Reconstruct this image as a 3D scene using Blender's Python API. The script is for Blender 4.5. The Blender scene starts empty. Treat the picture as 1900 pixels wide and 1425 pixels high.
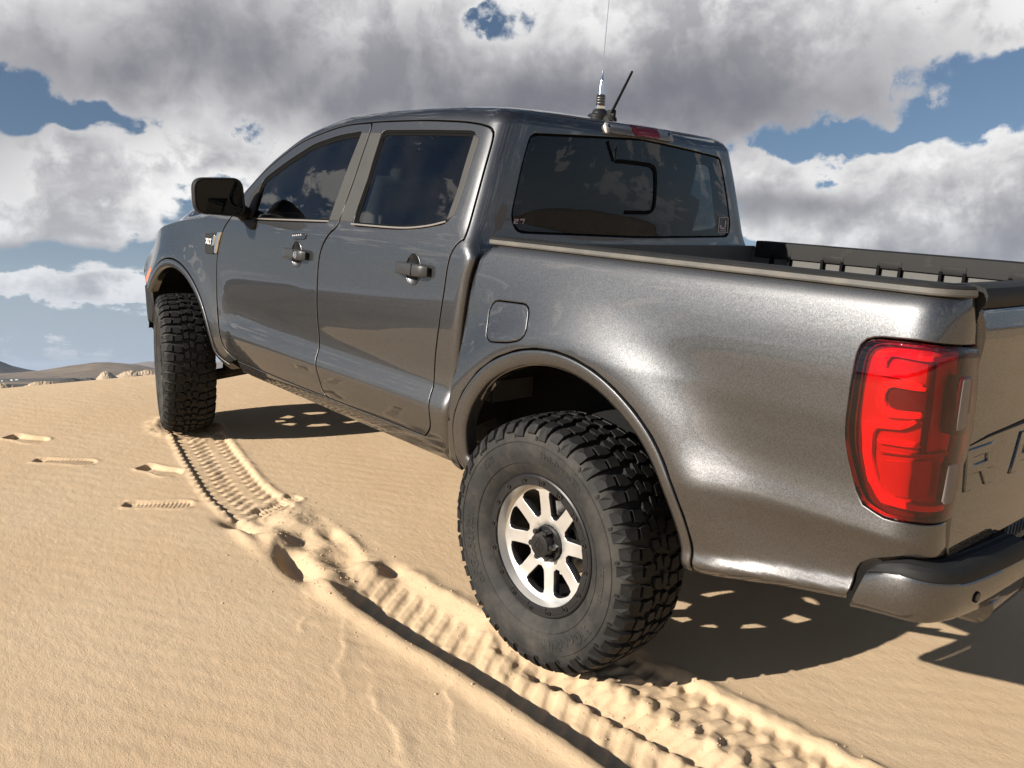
import bpy, bmesh, math, random
import numpy as np
from mathutils import Vector, Matrix
from mathutils.geometry import delaunay_2d_cdt

random.seed(7)
RNG = np.random.default_rng(11)
SC = bpy.context.scene
COL = SC.collection
PI = math.pi

# ------------------------------------------------------------------ camera
# truck frame: x forward, y to the driver's side, z up, origin on the rear axle.
CAM_C = np.array([-1.7867315, 2.74107232, 1.08393664])
YAW, PITCH, ROLL, FPX = 0.74021255, 0.21694238, -0.05525196, 1556.03
def _camrot():
    fw = np.array([math.cos(PITCH)*math.cos(YAW), -math.cos(PITCH)*math.sin(YAW), -math.sin(PITCH)])
    rt = np.array([-math.sin(YAW), -math.cos(YAW), 0.0])
    dn = np.cross(fw, rt)
    r2 = math.cos(ROLL)*rt + math.sin(ROLL)*dn
    d2 = -math.sin(ROLL)*rt + math.cos(ROLL)*dn
    return np.array([r2, d2, fw])
CAM_R = _camrot()
# gravity as read from the horizon of the photograph (the truck stands on a slope)
_th = math.atan((712.5-692.0)/FPX)
UP_T = CAM_R.T @ np.array([0, -math.cos(_th), -math.sin(_th)])
EZ = UP_T/np.linalg.norm(UP_T)
EX = np.array([1.0, 0, 0]) - EZ[0]*EZ
EX /= np.linalg.norm(EX)
EY = np.cross(EZ, EX)
T2W = np.array([EX, EY, EZ])                 # truck frame -> world frame
def tw(p): return np.asarray(p, float) @ T2W.T
def wt(p): return np.asarray(p, float) @ T2W
M_TRUCK = Matrix([list(T2W[0])+[0], list(T2W[1])+[0], list(T2W[2])+[0], [0, 0, 0, 1]])

cam_data = bpy.data.cameras.new('camera')
cam = bpy.data.objects.new('camera', cam_data)
COL.objects.link(cam)
cam_data.sensor_fit = 'HORIZONTAL'
cam_data.sensor_width = 36.0
cam_data.lens = 36.0*FPX/1900.0
cam_data.clip_start = 0.05
cam_data.clip_end = 90000.0
_r, _d, _f = (T2W @ CAM_R[0]), (T2W @ CAM_R[1]), (T2W @ CAM_R[2])
_c = tw(CAM_C)
cam.matrix_world = Matrix([[_r[0], -_d[0], -_f[0], _c[0]], [_r[1], -_d[1], -_f[1], _c[1]],
                           [_r[2], -_d[2], -_f[2], _c[2]], [0, 0, 0, 1]])
SC.camera = cam

# ------------------------------------------------------------------ sun, sky, exposure
SUN_T = np.array([0.24, 0.87, 0.43]); SUN_T /= np.linalg.norm(SUN_T)
SUN_W = tw(SUN_T)
SUN_EL = math.asin(SUN_W[2])
SUN_AZ = math.atan2(SUN_W[0], SUN_W[1])      # from +Y towards +X
sun_data = bpy.data.lights.new('sun', 'SUN')
sun_data.energy = 4.8
sun_data.angle = math.radians(0.55)
sun_data.color = (1.0, 0.925, 0.82)
sun = bpy.data.objects.new('sun', sun_data)
COL.objects.link(sun)
sun.rotation_euler = Vector(SUN_W).to_track_quat('Z', 'Y').to_euler()
sun.location = (0, 0, 30)
SC.view_settings.view_transform = 'Standard'
SC.view_settings.look = 'None'
SC.view_settings.gamma = 1.0
SC.view_settings.exposure = 0.92
SC.view_settings.use_curve_mapping = False
SC.cycles.max_bounces = 8
SC.cycles.transparent_max_bounces = 16
SC.cycles.caustics_reflective = False
SC.cycles.caustics_refractive = False
SC.cycles.use_denoising = True
# ------------------------------------------------------------------ sky with broken cumulus
world = bpy.data.worlds.new('World')
SC.world = world
world.use_nodes = True
def build_world():
    nt = world.node_tree; N = nt.nodes; L = nt.links
    N.clear()
    out = N.new('ShaderNodeOutputWorld'); bg = N.new('ShaderNodeBackground')
    sky = N.new('ShaderNodeTexSky'); sky.sky_type = 'NISHITA'; sky.sun_disc = False
    sky.sun_elevation = SUN_EL; sky.sun_rotation = SUN_AZ
    sky.altitude = 600; sky.air_density = 1.0; sky.dust_density = 0.1; sky.ozone_density = 2.0
    L.new(bg.outputs[0], out.inputs[0])
    def val(x):
        n = N.new('ShaderNodeValue'); n.outputs[0].default_value = x; return n.outputs[0]
    def m(op, a, b=None, c=None, clamp=False):
        n = N.new('ShaderNodeMath'); n.operation = op; n.use_clamp = clamp
        for i, x in enumerate((a, b, c)):
            if x is None: continue
            if isinstance(x, (int, float)): n.inputs[i].default_value = x
            else: L.new(x, n.inputs[i])
        return n.outputs[0]
    def vm(op, a, b=None, s=None):
        n = N.new('ShaderNodeVectorMath'); n.operation = op
        for i, x in enumerate((a, b)):
            if x is None: continue
            if isinstance(x, (tuple, list)): n.inputs[i].default_value = x
            else: L.new(x, n.inputs[i])
        if s is not None:
            if isinstance(s, (int, float)): n.inputs['Scale'].default_value = s
            else: L.new(s, n.inputs['Scale'])
        return n.outputs['Value'] if op in ('DOT_PRODUCT', 'LENGTH') else n.outputs[0]
    def ramp(x, lo, hi, a=0.0, b=1.0, smooth=True):
        n = N.new('ShaderNodeMapRange'); n.interpolation_type = 'SMOOTHSTEP' if smooth else 'LINEAR'
        L.new(x, n.inputs[0])
        for i, v in zip((1, 2, 3, 4), (lo, hi, a, b)): n.inputs[i].default_value = v
        return n.outputs[0]
    def noise(vec, scale, detail=8, rough=0.55, lac=2.0, dist=0.0):
        n = N.new('ShaderNodeTexNoise'); n.noise_dimensions = '3D'
        L.new(vec, n.inputs['Vector'])
        n.inputs['Scale'].default_value = scale; n.inputs['Detail'].default_value = detail
        n.inputs['Roughness'].default_value = rough; n.inputs['Lacunarity'].default_value = lac
        n.inputs['Distortion'].default_value = dist
        return n.outputs[0]
    def mixc(f, a, b):
        n = N.new('ShaderNodeMix'); n.data_type = 'RGBA'
        L.new(f, n.inputs[0])
        for i, x in ((6, a), (7, b)):
            if isinstance(x, tuple): n.inputs[i].default_value = x
            else: L.new(x, n.inputs[i])
        return n.outputs[2]
    tc = N.new('ShaderNodeTexCoord'); d = tc.outputs['Generated']
    sep = N.new('ShaderNodeSeparateXYZ'); L.new(d, sep.inputs[0])
    z = sep.outputs[2]
    zc = m('MAXIMUM', z, 0.0)
    # cloud-deck coordinates: the direction projected on a layer that curves down at the horizon
    den = m('ADD', zc, 0.16)
    inv = m('DIVIDE', 1.0, den)
    comb = N.new('ShaderNodeCombineXYZ'); L.new(m('MULTIPLY', sep.outputs[0], inv), comb.inputs[0])
    L.new(m('MULTIPLY', sep.outputs[1], inv), comb.inputs[1]); L.new(m('MULTIPLY', zc, 1.6), comb.inputs[2])
    p = comb.outputs[0]
    # broad cloud banks: centres are directions in the sky, (azimuth, elevation, width, height, weight)
    def blobs(lst, base):
        acc = val(base)
        for az, el, wa, we, wt_ in lst:
            c = (math.cos(el)*math.cos(az), math.cos(el)*math.sin(az), math.sin(el))
            tu = (-math.sin(az), math.cos(az), 0.0); tv = (-math.sin(el)*math.cos(az), -math.sin(el)*math.sin(az), math.cos(el))
            u = m('DIVIDE', vm('DOT_PRODUCT', dw, tu), wa); v = m('DIVIDE', vm('DOT_PRODUCT', dw, tv), we)
            fr = ramp(vm('DOT_PRODUCT', d, c), 0.0, 0.3)
            g = m('POWER', 2.718, m('MULTIPLY', -1.0, m('ADD', m('MULTIPLY', u, u), m('MULTIPLY', v, v))))
            acc = m('ADD', acc, m('MULTIPLY', m('MULTIPLY', g, fr), wt_))
        return acc
    # wander the outlines of the banks
    nv = N.new('ShaderNodeTexNoise'); nv.inputs['Scale'].default_value = 4.0; nv.inputs['Detail'].default_value = 5; L.new(d, nv.inputs['Vector'])
    dw = vm('ADD', d, vm('SCALE', vm('SUBTRACT', nv.outputs['Color'], (.5, .5, .5)), s=0.22))
    cover = blobs(CLOUDS, CLOUD_BASE)
    gloom = blobs(GLOOM, 0.0)
    n1 = noise(p, 0.9, 4, 0.5)
    big = m('MULTIPLY', m('SUBTRACT', n1, 0.5), 1.1)
    n2 = noise(d, 6.0, 8, 0.66, 2.1, 0.15)
    fine = m('MULTIPLY', m('SUBTRACT', n2, 0.5), 1.45)
    n4 = noise(p, 3.4, 7, 0.58, 2.1, 0.1)
    puffs = m('MULTIPLY', m('SUBTRACT', n4, 0.5), ramp(z, 0.05, 0.45, 1.5, 0.5))
    n5 = noise(d, 15.0, 5, 0.58, 2.1, 0.2); n6 = noise(vm('ADD', d, tuple(0.018*x for x in SUN_W)), 15.0, 5, 0.58, 2.1, 0.2)
    billow = m('MULTIPLY', m('SUBTRACT', m('ABSOLUTE', m('SUBTRACT', n5, 0.5)), 0.09), 1.5)
    dens = m('ADD', m('ADD', m('ADD', cover, puffs), m('ADD', big, fine)), m('ADD', m('MULTIPLY', m('SUBTRACT', n5, 0.5), 0.75), billow))
    so = tuple(0.05*x for x in SUN_W)
    sA = noise(d, 6.0, 5, 0.55, 2.1, 0.15); sB = noise(vm('ADD', d, so), 6.0, 5, 0.55, 2.1, 0.15)
    lit = m('ADD', m('ADD', m('SUBTRACT', sA, sB), m('MULTIPLY', m('SUBTRACT', n5, n6), 0.9)), m('MULTIPLY', m('SUBTRACT', n4, 0.5), 0.15))
    wid = ramp(noise(d, 3.0, 3, 0.5), 0.35, 0.65, 0.04, 0.24)          # crisp puffs here, frayed veils there
    wid = m('ADD', wid, m('MULTIPLY', gloom, 0.22))
    alpha = ramp(m('DIVIDE', m('ADD', dens, m('MULTIPLY', wid, 0.25)), wid), 0.0, 1.0)
    thick = ramp(dens, 0.0, 0.75)
    rel = ramp(lit, -0.12, 0.12, 0.0, 1.0, False)
    soft = ramp(noise(d, 2.6, 5, 0.55), 0.30, 0.70, 0.75, 1.45, False)
    s1 = m('MULTIPLY', m('MULTIPLY', gloom, soft), ramp(dens, -0.40, 0.22))
    s2 = m('MULTIPLY', thick, m('SUBTRACT', 0.62, m('MULTIPLY', rel, 0.62)))
    raw = m('ADD', s1, m('MULTIPLY', s2, m('SUBTRACT', 1.0, m('MULTIPLY', s1, 0.55))))
    shade = m('DIVIDE', raw, m('ADD', 0.55, m('MULTIPLY', raw, 0.62)), clamp=True)
    cloudc = mixc(shade, CLOUD_LIT, CLOUD_DARK)
    hz = ramp(z, 0.0, 0.20)
    cloudc = mixc(hz, mixc(val(0.55), cloudc, CLOUD_HAZE), cloudc)
    cs = N.new('ShaderNodeVectorMath'); cs.operation = 'SCALE'; L.new(sky.outputs[0], cs.inputs[0]); cs.inputs['Scale'].default_value = SKY_GAIN
    clear = mixc(ramp(z, 0.0, 0.22, 0.93, 0.0), cs.outputs[0], CLOUD_HAZE)      # pale air towards the horizon
    col = mixc(m('MULTIPLY', alpha, ramp(z, -0.01, 0.04)), clear, cloudc)
    L.new(col, bg.inputs[0])
    bg.inputs[1].default_value = SKY_STRENGTH
SKY_STRENGTH = 0.10
SKY_GAIN = 0.40
CLOUD_LIT = (5.2, 5.15, 5.1, 1)
CLOUD_DARK = (1.06, 1.05, 1.22, 1)
CLOUD_HAZE = (2.1, 2.45, 2.95, 1)
CLOUD_BASE = -0.10
def _dir(u, v):
    w = T2W @ (CAM_R.T @ np.array([(u-950)/FPX, (v-712.5)/FPX, 1.0])); w /= np.linalg.norm(w)
    return math.atan2(w[1], w[0]), math.asin(w[2])
def _banks(lst):
    out = []
    for u, v, wu, wv, k in lst:
        az, el = _dir(u, v); out.append((az, el, wu/FPX, wv/FPX, k))
    return out
CLOUDS = _banks([(430, 80, 500, 135, 0.85), (1350, 90, 380, 95, 0.80), (330, 335, 330, 56, 0.75), (1000, 190, 260, 80, 0.5), (-300, 150, 300, 150, .5),
                 (1670, 260, 100, 60, 0.60), (1750, 450, 380, 60, 0.70), (60, 400, 240, 34, 0.62), (1430, 285, 90, 60, 0.60), (2250, 300, 300, 120, .5), (1850, 310, 90, 60, .4), (1600, 370, 200, 40, .35),
                 (235, 550, 75, 40, 0.85), (60, 545, 140, 34, 0.70), (20, 130, 50, 60, -0.85), (890, 0, 80, 16, -0.28), (1580, 190, 140, 26, -0.8), (1830, 150, 90, 55, -0.9),
                 (100, 225, 170, 24, -0.70), (130, 470, 200, 16, -0.30), (60, 640, 300, 22, -0.5), (1550, 265, 40, 40, -0.55), (1490, 225, 40, 22, -0.4), (1850, 65, 50, 28, .6), (1770, 350, 60, 22, -.3), (1420, 445, 80, 16, -.35)])
GLOOM = _banks([(430, 110, 480, 115, .82), (900, 150, 300, 80, .60), (1330, 150, 320, 64, .95), (1440, 350, 200, 34, 0.75), (1800, 480, 300, 50, 0.60), (40, 445, 200, 22, 0.65), (-300, 150, 260, 110, .6), (2300, 320, 250, 80, .6),
                (560, 330, 160, 26, .10)])
build_world()
# ------------------------------------------------------------------ small maths
def hermite(xs, ys):
    """smooth monotone-ish interpolation (PCHIP) through points"""
    xs = np.asarray(xs, float); ys = np.asarray(ys, float)
    h = np.diff(xs); dl = np.diff(ys)/h
    d = np.zeros_like(xs)
    for i in range(1, len(xs)-1):
        if dl[i-1]*dl[i] > 0:
            w1 = 2*h[i]+h[i-1]; w2 = h[i]+2*h[i-1]
            d[i] = (w1+w2)/(w1/dl[i-1]+w2/dl[i])
    d[0] = dl[0]; d[-1] = dl[-1]
    def f(x):
        x = np.asarray(x, float)
        k = np.clip(np.searchsorted(xs, x)-1, 0, len(xs)-2)
        t = (x-xs[k])/h[k]
        lo = x < xs[0]; hi = x > xs[-1]
        tt = np.clip(t, 0, 1)
        r = ((1+2*tt)*(1-tt)**2*ys[k] + tt*(1-tt)**2*h[k]*d[k] + tt**2*(3-2*tt)*ys[k+1] + tt**2*(tt-1)*h[k]*d[k+1])
        r = np.where(lo, ys[0]+(x-xs[0])*d[0], r)
        return np.where(hi, ys[-1]+(x-xs[-1])*d[-1], r)
    return f
def smf(f, w=0.012):
    """the same curve with its corners rounded over +-2w"""
    def g(x):
        x = np.asarray(x, float)
        return sum(k*f(x+o*w) for o, k in ((-2, .1), (-1, .22), (0, .36), (1, .22), (2, .1)))
    return g
def sstep(x, a, b):
    t = np.clip((np.asarray(x, float)-a)/(b-a), 0, 1); return t*t*(3-2*t)
def proj(P):
    q = (np.atleast_2d(P)-CAM_C) @ CAM_R.T
    return np.c_[950+FPX*q[:, 0]/q[:, 2], 712.5+FPX*q[:, 1]/q[:, 2]]
def invert(S, uv, g):
    """pixels of the photograph -> parameters of the surface they lie on"""
    uv = np.atleast_2d(np.asarray(uv, float)); ab = np.tile(np.asarray(g, float), (len(uv), 1))
    for it in range(40):
        q = proj(S(ab[:, 0], ab[:, 1])); r = uv-q; e = 1e-4
        ja = (proj(S(ab[:, 0]+e, ab[:, 1]))-q)/e; jb = (proj(S(ab[:, 0], ab[:, 1]+e))-q)/e
        det = ja[:, 0]*jb[:, 1]-ja[:, 1]*jb[:, 0]; det = np.where(np.abs(det) < 1e-9, 1e-9, det)
        da = (r[:, 0]*jb[:, 1]-r[:, 1]*jb[:, 0])/det; db = (ja[:, 0]*r[:, 1]-ja[:, 1]*r[:, 0])/det
        st = np.clip(np.c_[da, db], -0.25, 0.25)
        ab = ab + st*(0.6 if it < 12 else 1.0)
    return ab
def spline(pts, n=12, closed=False):
    """Catmull-Rom through 2-D or 3-D points"""
    P = np.asarray(pts, float); m = len(P); out = []
    rng = range(m) if closed else range(m-1)
    for i in rng:
        if closed: p0, p1, p2, p3 = P[(i-1) % m], P[i], P[(i+1) % m], P[(i+2) % m]
        else: p0, p1, p2, p3 = P[max(i-1, 0)], P[i], P[i+1], P[min(i+2, m-1)]
        for k in range(n):
            t = k/n
            out.append(0.5*((2*p1)+(-p0+p2)*t+(2*p0-5*p1+4*p2-p3)*t*t+(-p0+3*p1-3*p2+p3)*t**3))
    if not closed: out.append(P[-1])
    return np.array(out)
def resample(poly, step, closed=True, keep=35):
    """even points along a polyline; corners sharper than `keep` degrees stay"""
    P = np.asarray(poly, float)
    d0 = np.r_[True, np.linalg.norm(np.diff(P, axis=0), axis=1) > 1e-6]; P = P[d0]
    if closed and np.linalg.norm(P[0]-P[-1]) < 1e-6: P = P[:-1]
    n = len(P); corner = []
    for i in range(n):
        if not closed and i in (0, n-1): corner.append(i); continue
        a = P[i]-P[i-1]; b = P[(i+1) % n]-P[i]
        c = np.dot(a, b)/(np.linalg.norm(a)*np.linalg.norm(b)+1e-12)
        if math.degrees(math.acos(max(-1, min(1, c)))) > keep: corner.append(i)
    if closed and not corner: corner = [0]
    out = []
    segs = [(corner[i], corner[(i+1) % len(corner)]) for i in range(len(corner) if closed else len(corner)-1)]
    for a, b in segs:
        idx = [a]; k = a
        while True:
            k = (k+1) % n; idx.append(k)
            if k == b: break
        Q = P[idx]; L = np.r_[0, np.cumsum(np.linalg.norm(np.diff(Q, axis=0), axis=1))]
        m = max(1, int(round(L[-1]/step)))
        for t in np.linspace(0, L[-1], m+1)[:-1]:
            out.append([np.interp(t, L, Q[:, j]) for j in range(P.shape[1])])
    if not closed: out.append(P[-1])
    return np.array(out)
def area2(P): return 0.5*np.sum(P[:, 0]*np.roll(P[:, 1], -1)-np.roll(P[:, 0], -1)*P[:, 1])
def inpoly(pts, poly):
    x, y = pts[:, 0], pts[:, 1]; r = np.zeros(len(pts), bool); n = len(poly); j = n-1
    for i in range(n):
        xi, yi = poly[i]; xj, yj = poly[j]
        if yi != yj:
            c = ((yi > y) != (yj > y)) & (x < (xj-xi)*(y-yi)/(yj-yi)+xi); r ^= c
        j = i
    return r
def offset2(P, e):
    """polygon (counter-clockwise) moved outwards by e"""
    a = P-np.roll(P, 1, 0); b = np.roll(P, -1, 0)-P
    a /= np.linalg.norm(a, axis=1)[:, None]+1e-12; b /= np.linalg.norm(b, axis=1)[:, None]+1e-12
    n = np.c_[a[:, 1]+b[:, 1], -(a[:, 0]+b[:, 0])]; l = np.linalg.norm(n, axis=1)[:, None]+1e-9; n /= l
    c = np.clip(np.sum(n*np.c_[b[:, 1], -b[:, 0]], axis=1), 0.5, 1)[:, None]
    return P+n*e/c, n
def ccw(P): P = np.asarray(P, float); return P if area2(P) > 0 else P[::-1].copy()
def rrect(x0, y0, x1, y1, r, n=5):
    out = []
    for cx, cy, a0 in ((x1-r, y1-r, 0), (x0+r, y1-r, PI/2), (x0+r, y0+r, PI), (x1-r, y0+r, 1.5*PI)):
        for k in range(n+1): a = a0+k/n*PI/2; out.append((cx+r*math.cos(a), cy+r*math.sin(a)))
    return np.array(out)
def roundpoly(P, r, n=5):
    """polygon with its corners rounded (r in the polygon's units, or one r per corner)"""
    P = np.asarray(P, float); out = []; m = len(P)
    for i in range(m):
        ri = r[i] if hasattr(r, '__len__') else r
        a = P[i-1]-P[i]; b = P[(i+1) % m]-P[i]; la = np.linalg.norm(a); lb = np.linalg.norm(b)
        t = min(ri, 0.45*la, 0.45*lb); p0 = P[i]+a/la*t; p2 = P[i]+b/lb*t
        for k in range(n+1):
            s = k/n; out.append((1-s)**2*p0+2*s*(1-s)*P[i]+s*s*p2)
    return np.array(out)

# eased quarter turn (curvature grows and fades smoothly), scaled so that it spans 1 x 1
_q = np.linspace(0, 1, 600); _th = PI/2*(_q-np.sin(2*PI*_q)/(2*PI)*.85)
_cx = np.r_[0, np.cumsum(np.cos(.5*(_th[1:]+_th[:-1])))]; _cy = np.r_[0, np.cumsum(np.sin(.5*(_th[1:]+_th[:-1])))]
TURN = 599/_cx[-1]                                   # arc length for a unit turn
_cx, _cy = _cx/_cx[-1], _cy/_cy[-1]
def turn(t):
    """t in 0..1 along the turn -> (advance, inset)"""
    return np.interp(t, _q, _cx), np.interp(t, _q, _cy)

# ------------------------------------------------------------------ mesh building
def link(o, parent=None):
    COL.objects.link(o)
    if parent is not None: o.parent = parent
    return o
def mk(name, verts, faces, mat, parent=None, normals=None, smooth=True, mats=None, fmat=None):
    me = bpy.data.meshes.new(name)
    me.from_pydata([tuple(map(float, v)) for v in verts], [], [tuple(int(i) for i in f) for f in faces])
    if mats:
        for q in mats: me.materials.append(q)
        if fmat is not None: me.polygons.foreach_set('material_index', np.asarray(fmat, np.int32))
    else: me.materials.append(mat)
    me.polygons.foreach_set('use_smooth', np.full(len(me.polygons), smooth))
    me.update()
    if normals is not None:
        me.normals_split_custom_set_from_vertices([tuple(map(float, n)) for n in normals])
    return link(bpy.data.objects.new(name, me), parent)
class MB:
    """collects shapes for ONE mesh"""
    def __init__(s): s.v = []; s.f = []; s.m = []; s.cur = 0
    def add(s, v, f):
        o = len(s.v); s.v += [tuple(map(float, q)) for q in v]; s.f += [tuple(int(i)+o for i in q) for q in f]; s.m += [s.cur]*len(f)
    def box(s, c, h, R=None, bev=0.0):
        """centre, half sizes, optional rotation rows; bevelled corners"""
        c = np.asarray(c, float); h = np.asarray(h, float); R = np.eye(3) if R is None else np.asarray(R)
        if bev <= 0:
            v = [c+(np.array([i, j, k])*h) @ R for i in (-1, 1) for j in (-1, 1) for k in (-1, 1)]
            f = [(0, 1, 3, 2), (4, 6, 7, 5), (0, 4, 5, 1), (2, 3, 7, 6), (0, 2, 6, 4), (1, 5, 7, 3)]
            s.add(v, f); return
        bm = bmesh.new(); bmesh.ops.create_cube(bm, size=2.0)
        for q in bm.verts: q.co = Vector(tuple(np.array(q.co)*h))
        bmesh.ops.bevel(bm, geom=bm.edges[:], offset=bev, segments=2, profile=0.6, affect='EDGES')
        bm.verts.index_update()
        v = [c+np.array(q.co) @ R for q in bm.verts]; f = [[w.index for w in q.verts] for q in bm.faces]
        bm.free(); s.add(v, f)
    def tube(s, pts, r, n=10, caps=True):
        P = np.asarray(pts, float); m = len(P); rr = np.full(m, r) if np.isscalar(r) else np.asarray(r, float)
        t = np.gradient(P, axis=0); t /= np.linalg.norm(t, axis=1)[:, None]
        up = np.array([0, 0, 1.0]) if abs(t[0][2]) < 0.9 else np.array([1.0, 0, 0])
        v = []
        for i in range(m):
            a = np.cross(up, t[i]); a /= np.linalg.norm(a); b = np.cross(t[i], a); up = b
            for k in range(n):
                q = 2*PI*k/n; v.append(P[i]+rr[i]*(math.cos(q)*a+math.sin(q)*b))
        f = [(i*n+k, i*n+(k+1) % n, (i+1)*n+(k+1) % n, (i+1)*n+k) for i in range(m-1) for k in range(n)]
        if caps: f += [tuple(range(n))[::-1], tuple((m-1)*n+k for k in range(n))]
        s.add(v, f)
    def lathe(s, prof, c, ax, n=32, caps=False):
        """profile (radius, distance along the axis) turned about axis ax through c"""
        ax = np.asarray(ax, float); ax /= np.linalg.norm(ax); c = np.asarray(c, float)
        u = np.cross(ax, [0, 0, 1.0] if abs(ax[2]) < .9 else [1.0, 0, 0]); u /= np.linalg.norm(u); w = np.cross(ax, u)
        v = []
        for r, h in prof:
            for k in range(n):
                q = 2*PI*k/n; v.append(c+ax*h+r*(math.cos(q)*u+math.sin(q)*w))
        f = [(i*n+k, i*n+(k+1) % n, (i+1)*n+(k+1) % n, (i+1)*n+k) for i in range(len(prof)-1) for k in range(n)]
        if caps: f += [tuple(range(n))[::-1], tuple((len(prof)-1)*n+k for k in range(n))]
        s.add(v, f)
    def grid(s, G, flip=False):
        """rows x cols array of points"""
        G = np.asarray(G, float); R, Cn = G.shape[:2]
        f = [(i*Cn+j, i*Cn+j+1, (i+1)*Cn+j+1, (i+1)*Cn+j) for i in range(R-1) for j in range(Cn-1)]
        if flip: f = [q[::-1] for q in f]
        s.add(G.reshape(-1, 3), f)
    def prism(s, poly, fn, d0, d1, bev=0.0):
        """2-D polygon extruded from depth d0 to d1; fn(x, y, d) -> point"""
        P = ccw(poly); n = len(P)
        if bev > 0:
            Q, _ = offset2(P, -bev)
            rings = [[fn(a, b, d0) for a, b in P], [fn(a, b, d1-bev) for a, b in P], [fn(a, b, d1) for a, b in Q]]
        else: rings = [[fn(a, b, d0) for a, b in P], [fn(a, b, d1) for a, b in P]]
        v = [q for r in rings for q in r]
        f = [(i*n+k, i*n+(k+1) % n, (i+1)*n+(k+1) % n, (i+1)*n+k) for i in range(len(rings)-1) for k in range(n)]
        f.append(tuple((len(rings)-1)*n+k for k in range(n))); f.append(tuple(range(n))[::-1])
        s.add(v, f)
    def mirror(s):
        o = len(s.v); nf = len(s.f)
        s.v += [(a, -b, c) for a, b, c in s.v]; s.f += [tuple(i+o for i in q[::-1]) for q in s.f[:nf]]; s.m += s.m[:nf]
    def build(s, name, mat, parent=None, smooth=True, flat=35, mats=None):
        o = mk(name, s.v, s.f, mat, parent, smooth=smooth, mats=mats, fmat=s.m if mats else None)
        if smooth and flat: sharp(o, flat)
        return o
def sharp(o, deg):
    """edges sharper than deg shade flat"""
    o.data.set_sharp_from_angle(angle=math.radians(deg))
    return o
def empty(name, parent=None, loc=(0, 0, 0)):
    o = bpy.data.objects.new(name, None); o.empty_display_size = 0.2; o.location = loc
    return link(o, parent)
def tag(o, label=None, cat=None, group=None, kind=None):
    if label: o['label'] = label
    if cat: o['category'] = cat
    if group: o['group'] = group
    if kind: o['kind'] = kind
    return o
def mirrored(o, name, parent):
    """the same part on the passenger's side"""
    me = o.data.copy()
    co = np.empty(len(me.vertices)*3); me.vertices.foreach_get('co', co); co = co.reshape(-1, 3); co[:, 1] *= -1
    nrm = np.empty(len(me.loops)*3); me.corner_normals.foreach_get('vector', nrm); nrm = nrm.reshape(-1, 3)
    lv = np.empty(len(me.loops), np.int32); me.loops.foreach_get('vertex_index', lv)
    vn = np.zeros_like(co); vn[lv] = nrm; vn[:, 1] *= -1
    me.vertices.foreach_set('co', co.ravel()); me.flip_normals(); me.update()
    me.normals_split_custom_set_from_vertices([tuple(map(float, q)) for q in vn])
    return link(bpy.data.objects.new(name, me), parent)

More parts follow.
